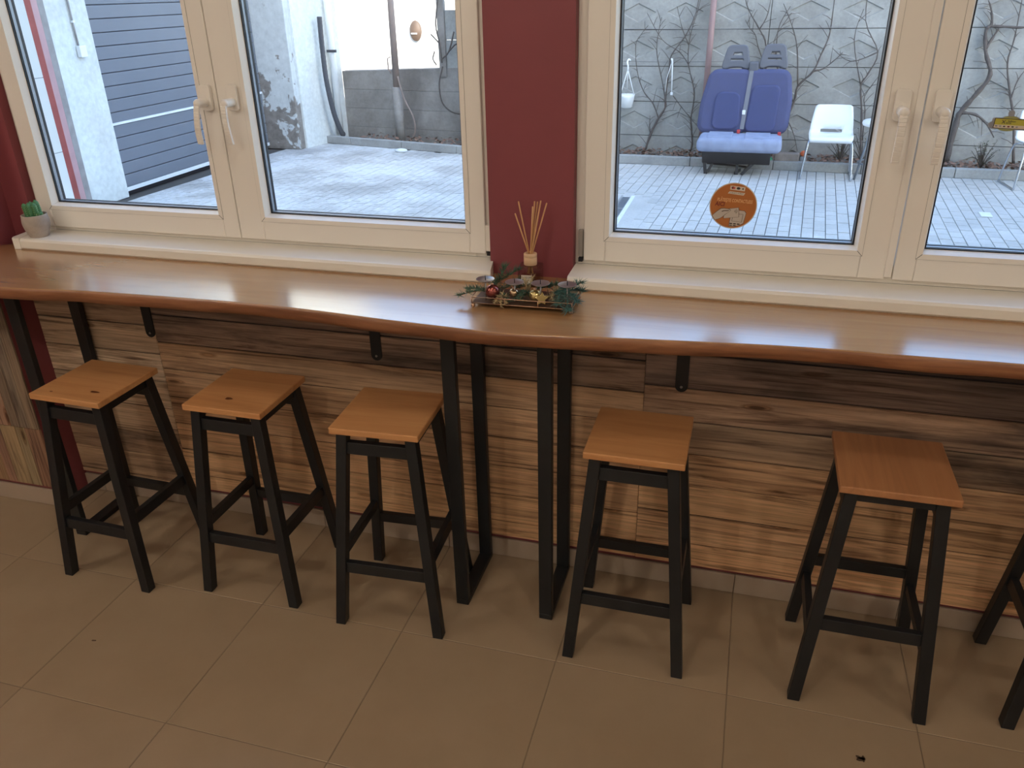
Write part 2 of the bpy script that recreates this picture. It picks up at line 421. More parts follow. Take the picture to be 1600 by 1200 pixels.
def make_window(name, a, sashes):
    win = struct(name)
    b = B(); ring(b, a[0], a[1], ZS, ZT, a[0]+.055, a[1]-.055, ZS+.05, ZT-.05, .034, .104)
    obj('window_frame', b, MAT['pvc'], win, bevel=.002)
    for (x0, x1, g0, g1, hx, hz, tilt) in sashes:
        z0, z1 = ZS+.014, ZT-.016; gz0, gz1 = 1.184, ZT-.09
        sash = obj('sash', ring(B(), x0, x1, z0, z1, g0-.018, g1+.018, gz0-.018, gz1+.018, .020, .1), MAT['pvc'], win, bevel=.003)
        # glazing bead: four sloped strips, bright where the daylight catches them
        w_ = .021; bd = B()
        yf, yb = .0185, .046
        def strip(p, q, inx, inz):
            # p,q outer corners at the front; the inner edge is mitred
            pass
        O = [(g0-w_, gz0-w_), (g1+w_, gz0-w_), (g1+w_, gz1+w_), (g0-w_, gz1+w_)]
        I = [(g0-.007, gz0-.007), (g1+.007, gz0-.007), (g1+.007, gz1+.007), (g0-.007, gz1+.007)]
        K = [(g0, gz0), (g1, gz0), (g1, gz1), (g0, gz1)]
        for i in range(4):
            j = (i+1) % 4
            rows = [[(O[i], yf), (O[j], yf)], [(I[i], yf), (I[j], yf)], [(K[i], yb), (K[j], yb)], [(O[i], yb), (O[j], yb)]]
            V = [[bd.bm.verts.new((p[0], y, p[1])) for p, y in r] for r in rows]
            for k in range(4): bd.bm.faces.new((V[k][0], V[k][1], V[(k+1) % 4][1], V[(k+1) % 4][0]))
        obj('glazing_bead', bd, MAT['pvc'], sash)
        md = B()
        for (ox, oz), (kx, kz) in zip(O, K):
            dx, dz = (ox-kx), (oz-kz)
            md.beam((kx+dx*.35, .0182, kz+dz*.35), (ox, .0182, oz), .0011, .0006)
        obj('mitre_joint', md, MAT['gasket'], sash)
        gr = B(); t = .0007
        gr.box(O[0][0], O[1][0], .0192, .0198, O[0][1]-t, O[0][1]); gr.box(O[0][0]-t, O[0][0], .0192, .0198, O[0][1], O[2][1]); gr.box(O[1][0], O[1][0]+t, .0192, .0198, O[0][1], O[2][1])
        obj('bead_joint', gr, MAT['hinge'], sash)
        gk = B(); ring(gk, g0-.004, g1+.004, gz0-.004, gz1+.004, g0+.0035, g1-.0035, gz0+.0035, gz1-.0035, .046, .0495)
        ring(gk, g0-.004, g1+.004, gz0-.004, gz1+.004, g0+.006, g1-.006, gz0+.006, gz1-.006, .066, .075)
        obj('gasket', gk, MAT['gasket'], sash)
        obj('spacer', ring(B(), g0-.006, g1+.006, gz0-.006, gz1+.006, g0+.0045, g1-.0045, gz0+.0045, gz1-.0045, .0535, .066), MAT['spacer'], sash)
        obj('glass_pane', B().box(g0-.004, g1+.004, .0495, .0535, gz0-.004, gz1+.004), MAT['glass'], sash)
        make_handle(sash, hx, hz, tilt)
    return win
w1 = make_window('window_1', W1, [(-2.387, -1.586, -2.317, -1.661, -1.617, 1.542, -.15), (-1.583, -.740, -1.476, -.808, -1.525, 1.543, .0)])
w2 = make_window('window_2', W2, [(-.441, .374, -.361, .289, .340, 1.546, .0), (.393, 1.212, .462, 1.14, .428, 1.546, .0)])
obj('cover_strip', B().box(.371, .390, .0155, .034, ZS+.022, ZT-.02), MAT['pvc'], w2, bevel=.002)
# hinges
b = B(); b.box(-.7385, -.7215, .014, .034, 1.112, 1.192)
obj('hinge', b, MAT['sill'], w1, bevel=.003)
b = B(); b.box(-.737, -.723, .018, .034, 1.098, 1.110)
obj('hinge_pin', b, MAT['gasket'], w1)
obj('hinge', B().box(-.457, -.444, .02, .034, 1.112, 1.192), MAT['hinge'], w2, bevel=.002)
obj('hinge_pin', B().box(-.456, -.444, .018, .034, 1.098, 1.110), MAT['gasket'], w2)
# sills (room side window boards)
def sill(name, xb0, xb1, xf0, xf1):
    pr = [(0.034, 1.05), (-.092, 1.05), (-.0976, 1.056), (-.0976, 1.079), (-.092, 1.0865), (-.086, 1.088), (.034, 1.088)]
    b = B()
    n = len(pr)
    def X(y, side):
        t = (0.0-y)/.0976; t = max(0, min(1, t))
        return (xb0+(xf0-xb0)*t) if side == 0 else (xb1+(xf1-xb1)*t)
    A = [b.bm.verts.new((X(y, 0), y, z)) for y, z in pr]; C = [b.bm.verts.new((X(y, 1), y, z)) for y, z in pr]
    b.bm.faces.new(A); b.bm.faces.new(C[::-1])
    for i in range(n): b.bm.faces.new((A[i], C[i], C[(i+1) % n], A[(i+1) % n]))
    return struct(name, b, MAT['sill'])
s1 = sill('trim_1', -2.405, -.7195, -2.385, -.69)
s2 = sill('trim_2', -.466, 1.235, -.464, 1.25)
ec = B().prism([(-.0985, 1.049), (-.0985, 1.089), (-.01, 1.089), (-.01, 1.049)], 'x', 0, 0.001)
b = B().prism([(-2.43, 0.0), (-2.42, -.088), (-2.408, -.103), (-2.383, -.1000), (-2.4045, 0.0)], 'z', 1.0505, 1.0895)
obj('end_cap', b, MAT['sill'], s1, bevel=.001)

# ================================================================== COUNTER
front = [(-3.3, -.455), (-2.6, -.452), (-2.123, -.443), (-1.924, -.424), (-1.784, -.414), (-1.539, -.404), (-1.283, -.400), (-1.078, -.412), (-.883, -.430), (-.700, -.442), (-.63, -.447),
         (-.578, -.449), (-.513, -.445), (-.37, -.429), (-.215, -.411), (-.064, -.394), (.083, -.379), (.226, -.371), (.364, -.370), (.497, -.367), (.626, -.363), (1.0, -.372), (1.5, -.39)]
fp = smooth_path([(x, y, 0) for x, y in front], 3)
b = B()
zl = [(1.008, .030), (1.008, .016), (1.012, .006), (1.026, .0), (1.042, -.002), (1.0475, .001), (1.05, .005)]
rings = []
for p in fp:
    j = .003*math.sin(p.x*9)+.002*math.sin(p.x*23+1)
    rings.append([b.bm.verts.new((p.x, p.y+d+(j if z < 1.03 else 0), z)) for z, d in zl])
for A, C in zip(rings, rings[1:]):
    for k in range(len(zl)-1):
        f = b.bm.faces.new((A[k], C[k], C[k+1], A[k+1])); f.smooth = True; f.material_index = 1 if k < 5 else 0
def yb(x): return -.142 if x < -2.5 else 0.0
xs = [p.x for p in fp]
def cap(idx, z, mi):
    prev = None
    for i, p in enumerate(fp):
        bk = b.bm.verts.new((p.x, yb(p.x), z))
        if prev is not None:
            f = b.bm.faces.new((rings[i-1][idx], rings[i][idx], bk, prev)); f.material_index = mi
        prev = bk
cap(-1, 1.05, 0); cap(0, 1.008, 1)
for i in (0, -1):
    f = fp[i]; v = [b.bm.verts.new((f.x, yb(f.x), z)) for z in (1.05, 1.008)]
    b.bm.faces.new([*rings[i], *v])
counter = obj('bar_counter', b, [MAT['counter'], MAT['bark']])
tag(counter, 'long varnished wooden window counter with a wavy live front edge', 'counter')

# table frames
def frame(x0, x1, label, grp='black steel frames under the counter'):
    xc = (x0+x1)/2; t = thing('table_frame', label, 'table frame', (xc, -.29, 0)); w = (x1-x0)/2
    obj('post', B().box(-w, w, 0, .022, .02, 1.006), MAT['black'], t, bevel=.002)
    obj('post', B().box(-w, w, .247, .269, .02, 1.006), MAT['black'], t, bevel=.002)
    obj('floor_bar', B().box(-w, w, 0, .269, 0, .02), MAT['black'], t, bevel=.002)
    obj('top_bar', B().box(-w, w, .022, .247, .986, 1.006), MAT['black'], t, bevel=.002)
    obj('fixing_tab', B().box(w, w+.02, .02, .06, 1.003, 1.0065), MAT['black'], t)
    return t
frame(-2.310, -2.266, 'black steel leg frame behind the leftmost bar stool')
frame(-.785, -.743, 'black steel leg frame just right of the third bar stool')
frame(-.504, -.462, 'black steel leg frame just left of the fourth bar stool')
def bracket(x, label):
    t = thing('shelf_bracket', label, 'bracket', (x, -.0105, .724))
    pts = [(-.0185, .284), (-.0185, .02)] + [(.0185*math.cos(a), .0185+.0185*math.sin(a)) for a in [PI+PI*k/8 for k in range(9)]] + [(.0185, .284)]
    obj('plate', place_mesh(curve_mesh('plate', [pts], .005), (0, -.0025, 0)), MAT['black'], t)
    obj('arm', B().box(-.0185, .0185, -.25, -.005, .2785, .2835), MAT['black'], t)
    obj('screw', B().lathe([(.004, -.0075), (.004, -.005)], 10, (0, 0, .017), 'y'), MAT['hinge'], t)
bracket(-2.005, 'black metal shelf bracket on the wall above the leftmost bar stool')
bracket(-1.122, 'black metal shelf bracket on the wall above the third bar stool')
bracket(-.130, 'black metal shelf bracket on the wall above the fourth bar stool')

# ================================================================== STOOLS
def make_stool(label, loc, rz, seatmat):
    t = thing('bar_stool', label, 'stool', loc, rz, 'black-legged wooden bar stools')
    obj('seat', B().box(-.136, .136, -.1365, .1365, .680, .7005), seatmat, t, bevel=.003)
    ft, tp, L = .163, .1045, .0325     # centre offsets of feet and leg tops
    def at(z): k = z/.680; return ft+(tp-ft)*k
    for sx in (-1, 1):
        for sy in (-1, 1):
            obj('leg', B().splay((sx*ft, sy*ft, 0), (sx*tp, sy*tp, .6795), L, L), MAT['blackwood'], t, bevel=.002)
    def rail(side, z, h, inset=0.0):
        d = at(z); a = d - L/2*.9; tk = .02
        if side in ('front', 'back'):
            y = -d if side == 'front' else d
            obj('rail', B().splay((0, y, z-h/2), (0, y*at(z+h)/at(z), z+h/2), 2*a, tk), MAT['blackwood'], t, bevel=.0015)
        else:
            x = -d if side == 'left' else d
            obj('rail', B().splay((x, 0, z-h/2), (x*at(z+h)/at(z), 0, z+h/2), tk, 2*a), MAT['blackwood'], t, bevel=.0015)
    rail('front', .627, .038); rail('back', .627, .038)
    rail('left', .662, .034); rail('right', .662, .034)
    rail('front', .213, .036); rail('back', .201, .036)
    rail('left', .262, .036); rail('right', .262, .036)
    return t
st0 = make_stool('leftmost bar stool, knotted tan seat, in front of the leg frame by the red corner', (-1.99, -.324, 0), math.radians(-1.5), MAT['seat'])
stools = [st0]
for lab, loc, rz, dk in (
        ('second bar stool from the left, tan seat with one dark knot', (-1.463, -.270, 0), 0, 0),
        ('third bar stool from the left, standing against the left middle leg frame', (-.960, -.290, 0), 3, 0),
        ('fourth bar stool from the left, standing right of the right middle leg frame', (-.2175, -.254, 0), 0, 0),
        ('bar stool with a broad darker seat turned sideways, second from the right edge', (.434, -.252, 0), 90, 1),
        ('bar stool cut off by the right edge of the photo', (.985, -.208, 0), 0, 0)):
    s = dup(st0, loc, math.radians(rz), lab); stools.append(s)
    if dk:
        for ch in s.children:
            if ch.name.startswith('seat'):
                ch.data = ch.data.copy(); ch.data.materials[0] = MAT['seatdark']
                ch.scale = (1.06, 1.02, 1)
                ch.data.transform(Matrix.Identity(4))

MAT['knot'] = plain('dark_wood_knot', rgb(108, 58, 30), .5, var=.3, scale=80)
for st_, x, y, rx, ry in ((stools[0], .066, -.072, .017, .0055), (stools[0], -.075, -.105, .006, .003), (stools[1], -.015, -.067, .012, .0075)):
    k_ = obj('knot', B().prism([(x+rx*math.cos(a)*(1+.2*math.cos(3*a)), y+ry*math.sin(a)) for a in [2*PI*i/20 for i in range(20)]], 'z', .7000, .7008), MAT['knot'], st_); k_['label'] = 'dark brown knot'

# ================================================================== CENTREPIECE ON THE COUNTER
CT = 1.05
MAT['gold'] = plain('thin_gold_wire', rgb(196, 160, 132), .3, metal=.9)
MAT['traybase'] = plain('mirror_brown_tray', rgb(90, 66, 50), .4, metal=.3)
MAT['rose'] = plain('rose_glass', rgb(150, 84, 78), .12, metal=.85)
MAT['champ'] = plain('champagne_glass', rgb(186, 160, 128), .15, metal=.85)
MAT['goldb'] = plain('pale_gold_glass', rgb(206, 184, 128), .15, metal=.85)
MAT['silver'] = plain('satin_silver', rgb(176, 172, 168), .32, metal=.85)
MAT['fir'] = plain('fir_green', rgb(66, 96, 76), .6, var=.4, scale=60)
MAT['firblue'] = plain('fir_blue_green', rgb(84, 124, 118), .6, var=.35, scale=60)
MAT['glit'] = plain('glittered_beige', rgb(176, 158, 120), .5, var=.3, scale=80)
TX, TY = -.548, -.226
tr = thing('candle_tray', 'slim copper wire tray with four silver candle plates on the counter', 'tray', (TX, TY, CT), math.radians(1.5))
hx, hy = .137, .062
b = B()
for z in (.0135, .030):
    b.tube([(-hx, -hy, z), (hx, -hy, z), (hx, hy, z), (-hx, hy, z)], .0013, 6, closed=True)
for x, y in ((-hx, -hy), (hx, -hy), (hx, hy), (-hx, hy), (-hx/3, -hy), (hx/3, -hy), (-hx/3, hy), (hx/3, hy)): b.tube([(x, y, .0135), (x, y, .030)], .0013, 6)
obj('wire_rim', b, MAT['gold'], tr)
obj('tray_plate', B().box(-hx+.001, hx-.001, -hy+.001, hy-.001, .012, .0145), MAT['traybase'], tr)
for x in (-hx+.003, hx-.003):
    for y in (-hy+.003, hy-.003): obj('foot', B().ball((x, y, .0063), .0062, 12), MAT['gold'], tr)
for i, (px, pz) in enumerate(((-.106, .069), (-.025, .066), (.046, .067), (.118, .068))):
    y = -.030
    pl = obj('candle_plate', B().lathe([(.004, -.002), (.019, -.001), (.0245, .002), (.0252, .0035), (.0245, .0032), (.019, .0004), (.0005, .0002)], 28, (px, y, pz)), MAT['silver'], tr)
    obj('spike', B().lathe([(.0014, 0), (.0012, .009), (.0003, .014)], 8, (px, y, pz)), MAT['black'], pl)
    obj('plate_stem', B().tube([(px, y, .0145), (px, y, pz-.001)], .002, 8), MAT['silver'], pl)
def bauble(x, y, z, r, mat, label):
    t = thing('bauble', label, 'bauble', (x, y, z-r), 0, 'baubles on the candle tray')
    bl = obj('ball', B().ball((0, 0, r), r, 24), mat, t)
    obj('cap', B().lathe([(.0042, r*2-.001), (.0042, r*2+.003), (.002, r*2+.004)], 12), MAT['gold'], t)
BZ = CT+.0145
bauble(-.636, -.252, BZ+.0205, .0200, MAT['rose'], 'rose brown shiny bauble at the left of the tray, the largest')
bauble(-.576, -.252, BZ+.021, .0135, MAT['champ'], 'small champagne bauble in the middle of the tray')
bauble(-.517, -.252, BZ+.019, .0170, MAT['goldb'], 'pale gold bauble right of the middle of the tray')
# pale gold star ornament
st = []
for k in range(10):
    a = PI/2+k*PI/5; r = .017 if k % 2 == 0 else .009; st.append((r*math.cos(a), r*math.sin(a)))
sm = place_mesh(curve_mesh('star_ornament', [st], .006, .0015), (0, 0, .0165), (1, .35, 0), (0, .35, .94))
o = obj('star_ornament', sm, MAT['goldb'], loc=(-.495, -.269, BZ)); tag(o, 'matt gold star ornament lying against the pale gold bauble', 'ornament')
def sprig(name, label, paths, n, ln, mat, spread=1.0, group=None, seed=0, nr=.0011):
    rnd = random.Random(seed); paths = paths if isinstance(paths[0], list) else [paths]
    t = thing(name, label, 'sprig', tuple(paths[0][0]), 0, group); o0 = Vector(paths[0][0]); b = B()
    for path in paths:
        P = smooth_path(path, 6)
        obj('stem', B().tube([p-o0 for p in P], .0015, 6), MAT['glit'] if mat is MAT['glit'] else MAT['bark'], t)
        for i in range(n):
            u = rnd.random()*(len(P)-1.001); k = int(u); p = P[k].lerp(P[k+1], u-k)-o0; d = (P[k+1]-P[k]).normalized()
            v = Vector((rnd.uniform(-1, 1), rnd.uniform(-1, 1), rnd.uniform(-.25, 1))).normalized()*spread+d*.8
            v.normalize(); l = ln*rnd.uniform(.6, 1.15); q = p+v*l
            if q.z+o0.z < CT+.002: continue
            s = v.cross(Vector((.3, .5, .8))).normalized()*nr*1.2; s2 = v.cross(s).normalized()*nr
            A = [b.bm.verts.new(p+s), b.bm.verts.new(p-s*.5+s2), b.bm.verts.new(p-s*.5-s2)]; tip = b.bm.verts.new(q)
            for a in range(3): b.bm.faces.new((A[a], A[(a+1) % 3], tip))
    nd = obj('needles', b, mat, t); nd['kind'] = 'stuff'
    return t
zt = CT+.018
sprig('fir_sprig', 'dark green fir sprig sticking out over the left end of the tray', [[(-.615, -.235, zt+.012), (-.66, -.245, zt+.016), (-.70, -.258, zt+.013), (-.726, -.268, zt+.004)], [(-.655, -.235, zt+.01), (-.69, -.235, zt+.016), (-.712, -.238, zt+.014)]], 110, .019, MAT['fir'], seed=1)
sprig('fir_sprig', 'grey green fir sprig behind the rose bauble, below the pillar', [[(-.66, -.19, zt+.012), (-.62, -.175, zt+.034), (-.585, -.165, zt+.056)], [(-.65, -.195, zt+.01), (-.635, -.18, zt+.035), (-.625, -.17, zt+.062)], [(-.64, -.21, zt+.005), (-.60, -.20, zt+.02), (-.575, -.19, zt+.03)]], 120, .024, MAT['fir'], seed=2)
sprig('fir_sprig', 'green fir sprig in the tray between the champagne and the gold bauble', [[(-.54, -.225, zt+.004), (-.547, -.250, zt+.02), (-.552, -.276, zt+.010)], [(-.55, -.225, zt+.004), (-.556, -.245, zt+.018), (-.565, -.268, zt+.006)], [(-.60, -.24, zt), (-.60, -.262, zt+.010), (-.585, -.28, zt+.004)]], 95, .018, MAT['fir'], seed=3)
sprig('fir_sprig', 'bushy blue green fir sprig hanging over the right front corner of the tray', [[(-.462, -.225, zt+.02), (-.44, -.25, zt+.026), (-.425, -.278, zt+.008), (-.418, -.294, zt-.004)], [(-.46, -.225, zt+.018), (-.455, -.255, zt+.022), (-.445, -.285, zt+.006)], [(-.45, -.22, zt+.02), (-.42, -.245, zt+.022), (-.402, -.265, zt+.01)]], 150, .026, MAT['firblue'], seed=4)
sprig('fir_sprig', 'blue green fir sprig rising behind the rightmost candle plate', [[(-.47, -.2, zt+.01), (-.43, -.21, zt+.03), (-.398, -.222, zt+.050)], [(-.46, -.19, zt+.01), (-.42, -.20, zt+.02), (-.395, -.21, zt+.022)]], 150, .022, MAT['firblue'], seed=5)
sprig('fir_sprig', 'dull green fir sprig along the back of the tray beside the diffuser', [[(-.6, -.19, zt+.005), (-.54, -.195, zt+.024), (-.49, -.2, zt+.022)], [(-.53, -.19, zt+.01), (-.49, -.21, zt+.03), (-.465, -.215, zt+.036)]], 150, .02, MAT['fir'], seed=9)
sprig('glitter_sprig', 'beige glittered sprig drooping over the front rim below the rose bauble', [[(-.605, -.258, zt+.018), (-.604, -.278, zt+.010), (-.600, -.296, zt-.008)], [(-.60, -.262, zt+.014), (-.592, -.28, zt+.006), (-.588, -.292, zt)], [(-.61, -.262, zt+.014), (-.616, -.282, zt+.006), (-.618, -.292, zt)]], 36, .013, MAT['glit'], seed=6, nr=.0016)
sprig('glitter_sprig', 'beige dry sprig in the tray right of the gold star ornament', [[(-.49, -.235, zt), (-.475, -.25, zt+.016), (-.462, -.27, zt+.012)], [(-.485, -.23, zt), (-.47, -.235, zt+.024), (-.455, -.245, zt+.034)]], 60, .019, MAT['glit'], seed=7, nr=.0009)
sprig('glitter_sprig', 'beige dry sprig standing up between the two middle candle plates', [[(-.545, -.225, zt), (-.54, -.215, zt+.03), (-.535, -.21, zt+.05)], [(-.545, -.225, zt), (-.55, -.218, zt+.025), (-.556, -.21, zt+.042)]], 50, .017, MAT['glit'], seed=8, nr=.0009)

# reed diffuser
MAT['collar'] = plain('pale_wood_collar', rgb(226, 190, 150), .55)
MAT['reed'] = woody('rattan_reed', rgb(190, 140, 92), rgb(206, 158, 108), rgb(216, 170, 122), .6, (60, 60, 6))
MAT['paper'] = plain('cream_paper_label', rgb(222, 214, 200), .6, var=.02)
MAT['ink'] = plain('dark_print', rgb(60, 55, 52), .6)
MAT['oil'] = glass_mat('fragrance_oil', (.93, .84, .74, 1))
df = thing('reed_diffuser', 'square glass reed diffuser with wooden collar standing behind the candle tray', 'diffuser', (-.578, -.068, CT), math.radians(6))
b = B(); b.box(-.033, .033, -.033, .033, 0, .056)
bt = obj('bottle', b, MAT['bottleglass'], df, bevel=.005, seg=3)
obj('fragrance_oil', B().box(-.0295, .0295, -.0295, .0295, .004, .022), MAT['oil'], df)
obj('bottle_neck', B().lathe([(.0125, .054), (.0125, .066)], 20), MAT['bottleglass'], df)
obj('collar', B().lathe([(.0178, .058), (.019, .059), (.019, .081), (.0185, .0815), (.019, .082), (.019, .0905), (.018, .0915), (.008, .0915), (.008, .088)], 32), MAT['collar'], df)
lb = obj('label', B().box(-.022, .010, -.0342, -.0334, .008, .036), MAT['paper'], df)
obj('lettering', place_mesh(text_mesh('AREON', .0078), (-.006, -.0345, .029)), MAT['ink'], lb)
obj('lettering', place_mesh(text_mesh('HOME', .005), (-.006, -.0345, .0205)), MAT['ink'], lb)
for i, (tx, ty, h) in enumerate(((-.042, 0, .205), (-.034, .012, .236), (.014, .0, .240), (.020, .014, .236), (.0305, .004, .241), (.026, -.01, .21), (.0475, .0, .236), (.010, -.012, .228))):
    obj('reed', B().tube([(-tx*.18, -ty*.2, .03), (tx*.12, ty*.2, .092), (tx, ty, h)], .0021, 7), MAT['reed'], df)

# cactus
MAT['pot'] = plain('ribbed_grey_cement', rgb(176, 164, 152), .7, var=.12, scale=30, bump=.3)
MAT['soil'] = plain('dark_soil', rgb(50, 40, 34), .9)
MAT['cactus'] = plain('cactus_green', rgb(70, 122, 78), .5, var=.15, scale=40)
MAT['spine'] = plain('pale_spine', rgb(190, 205, 150), .6)
cp = thing('potted_cactus', 'small green cactus in a ribbed grey pot at the left end of the sill', 'potted plant', (-2.338, -.052, ZS))
prof = [(.030, 0)]
for k in range(18):
    t = k/17; r = .031+.0125*math.sin(min(1, t*1.25)*PI*.5)-.004*max(0, t-.6)/.4
    prof += [(r, .002+t*.070), (r+(.0013 if t > .25 else .0003), .002+t*.070+.002)]
prof += [(.041, .0755), (.037, .0755), (.036, .066)]
obj('pot', B().lathe(prof, 36), MAT['pot'], cp)
obj('soil', B().lathe([(.036, .060), (.036, .067), (.02, .069)], 20), MAT['soil'], cp)
def cactus_stem(x, y, h, r, lean):
    b = B(); n = 18; rows = []
    for i in range(9):
        t = i/8; rad = r*(.75+.25*min(1, t*4)) * (1 if t < .75 else math.sqrt(max(.02, 1-((t-.75)/.25)**2)))
        row = []
        for k in range(n):
            a = 2*PI*k/n; rr = rad*(1 if k % 3 else 1.16) if t < .97 else rad
            row.append(b.bm.verts.new((x+lean[0]*t*t+rr*math.cos(a), y+lean[1]*t*t+rr*math.sin(a), .064+h*t)))
        rows.append(row)
    for A, C in zip(rows, rows[1:]):
        for k in range(n): b.bm.faces.new((A[k], A[(k+1) % n], C[(k+1) % n], C[k])).smooth = True
    b.bm.faces.new(rows[-1]); b.bm.faces.new(rows[0][::-1])
    o = obj('stem', b, MAT['cactus'], cp)
    sp = B()
    for k in range(0, n, 3):
        for i in range(1, 7):
            v = Vector(rows and (0, 0, 0)); a = 2*PI*k/n; t = i/8
            p = Vector((x+lean[0]*t*t+r*1.1*math.cos(a), y+lean[1]*t*t+r*1.1*math.sin(a), .064+h*t)); q = p+Vector((math.cos(a), math.sin(a), .3))*.0022
            sp.beam(p, q, .0009, .0009)
    obj('spines', sp, MAT['spine'], o)['kind'] = 'stuff'
for a in ((-.022, -.004, .048, .0078, (-.008, 0)), (-.010, -.014, .050, .0085, (-.006, 0)), (.004, -.013, .054, .0085, (-.004, 0)), (.014, -.004, .053, .0085, (-.003, 0)), (.010, .014, .058, .0085, (-.006, 0)), (-.008, .012, .052, .008, (-.008, 0)), (.025, .0, .020, .0085, (.003, 0))):
    cactus_stem(*a)

# ================================================================== STICKERS ON THE GLASS
GY = .0493
MAT['orange'] = plain('orange_sticker', rgb(172, 102, 46), .5, var=.02)
MAT['stwhite'] = plain('sticker_white', rgb(206, 194, 178), .5, var=.01)
MAT['sttan'] = plain('sticker_tan', rgb(226, 180, 128), .5, var=.01)
MAT['stred'] = plain('sticker_dark_red', rgb(110, 30, 24), .5, var=.01)
MAT['stgrey'] = plain('sticker_grey', rgb(184, 172, 160), .5, var=.01)
MAT['line'] = plain('sticker_outline', rgb(58, 40, 30), .5, var=.01)
MAT['yellow'] = plain('sticker_yellow', rgb(176, 168, 62), .5, var=.02)
MAT['stmid'] = plain('sticker_border_grey', rgb(140, 142, 148), .5, var=.02)
R0 = .0605; SX, SZ = -.0335, 1.274
tl = math.radians(-2.5); ru = (math.cos(tl), 0, math.sin(tl)); uu = (-math.sin(tl), 0, math.cos(tl))
stk = thing('round_sticker', 'round orange sticker on the glass with a hand holding a bank card', 'sticker', (SX, GY, SZ))
def circ(r, n=56): return [(r*math.cos(2*PI*k/n), r*math.sin(2*PI*k/n)) for k in range(n)]
def flat(parts, par, layer, mat, name):
    b = B()
    if isinstance(parts, list):
        me = curve_mesh(name, parts, .0001)
    else: me = parts
    me = place_mesh(me, (0, -.0002-.00022*layer, 0), ru, uu)
    return obj(name, me, mat, par)
def P(*q): return [((x-685)/450*R0*.985, (622-y)/432*R0*.985) for x, y in q]
d0 = flat([circ(R0*1.045)], stk, 0, MAT['stwhite'], 'sticker_border')
flat([circ(R0)], stk, 1, MAT['orange'], 'sticker_disc')
flat([P((578, 226), (578, 305), (872, 318), (880, 238))], stk, 2, MAT['stwhite'], 'card_logo_panel')
flat([P((545, 383), (575, 338), (888, 352), (862, 402))], stk, 2, MAT['stwhite'], 'banner')
def disc_at(x, y, rx, ry, n=18): return P(*[(x+rx*math.cos(2*PI*k/n), y+ry*math.sin(2*PI*k/n)) for k in range(n)])
flat([disc_at(632, 266, 28, 26)], stk, 3, MAT['stred'], 'card_mark'); 
flat([disc_at(660, 268, 22, 24)], stk, 4, plain('sticker_red', rgb(190, 90, 80), .5), 'card_mark')
flat([disc_at(743, 270, 38, 24)], stk, 3, MAT['ink'], 'card_mark'); flat([P((808, 275), (845, 250), (845, 300))], stk, 3, MAT['ink'], 'card_mark')
def txt(s, x, y, size, mat, width, layer=3, shear=0, bold=0, name='lettering'):
    me = text_mesh(s, size*R0/432, .0001, 'CENTER', shear, width, bold)
    (cx, cy), = P((x, y))
    for v in me.vertices: v.co.x += cx; v.co.y += cy
    return flat(me, stk, layer, mat, name)
txt('27 SPORTS WORLD', 715, 370, 42, MAT['ink'], .72)
txt('PLĂTEŞTE CONTACTLESS', 704, 518, 90, MAT['sttan'], .64, shear=.12, bold=.0002)
txt('AICI', 416, 605, 118, MAT['stred'], .82, shear=.12, bold=.0004)
# hand, card and terminal
def blob(pts, layer, name, grow=9, mat='stgrey'):
    c = (sum(p[0] for p in pts)/len(pts), sum(p[1] for p in pts)/len(pts))
    big = [(x+(x-c[0])/max(1, math.hypot(x-c[0], y-c[1]))*grow, y+(y-c[1])/max(1, math.hypot(x-c[0], y-c[1]))*grow) for x, y in pts]
    flat([P(*big)], stk, layer, MAT['line'], name+'_outline'); flat([P(*pts)], stk, layer+1, MAT[mat], name)
blob([(655, 1028), (665, 860), (820, 700), (925, 706), (962, 745), (935, 950), (850, 1000), (760, 1026)], 2, 'terminal')
blob([(712, 855), (735, 772), (905, 775), (893, 928), (705, 920)], 4, 'screen')
for kx in (690, 765, 840):
    for ky, hh in ((975, 12), (1010, 9)):
        if kx > 800 and ky > 1000: continue
        flat([P((kx-28, ky-hh), (kx+28, ky-hh), (kx+26, ky+hh), (kx-28, ky+hh))], stk, 4, MAT['line'], 'key')
blob([(530, 880), (525, 700), (800, 648), (826, 828)], 6, 'bank_card')
for rr in (30, 55, 80):
    arc = [(705+rr*math.cos(a), 720+rr*.8*math.sin(a)) for a in [math.radians(-45+9*k) for k in range(11)]]
    arc2 = [(705+(rr-8)*math.cos(a), 720+(rr-8)*.8*math.sin(a)) for a in [math.radians(45-9*k) for k in range(11)]]
    flat([P(*(arc+arc2))], stk, 8, MAT['line'], 'contactless_mark')
blob([(292, 842), (370, 760), (455, 690), (520, 684), (620, 690), (648, 715), (600, 760), (545, 800), (500, 850), (455, 885), (352, 926)], 8, 'hand')
flat([P((470, 740), (520, 718), (600, 712), (632, 705), (600, 728), (520, 735), (478, 755))], stk, 10, MAT['line'], 'finger_line')

# yellow sign sticker, second window
ys_ = thing('sign_sticker', 'yellow bank sticker with grey border on the right window glass', 'sticker', (.592, GY, 1.502))
flat([rrect(-.038, .048, -.013, .013, .004)+[], circ(.001)], ys_, 0, MAT['stmid'], 'sticker_border') if False else None
def offs(c, pts): return [(x+c[0], y+c[1]) for x, y in pts]
flat([rrect(-.040, .052, -.014, .013, .005)], ys_, 0, MAT['stmid'], 'sticker_border')
flat([offs((.0, .014), [(.021*math.cos(PI*k/14), .0085*math.sin(PI*k/14)-.004) for k in range(15)])], ys_, 0, MAT['stmid'], 'top_bulge')
flat([offs((.0, .014), [(.017*math.cos(PI*k/14), .0065*math.sin(PI*k/14)-.003) for k in range(15)])], ys_, 1, plain('sticker_olive', rgb(150, 150, 92), .5), 'top_arc')
flat([offs((-.002, .024), circ(.0075, 20))], ys_, 2, MAT['stmid'], 'top_knob')
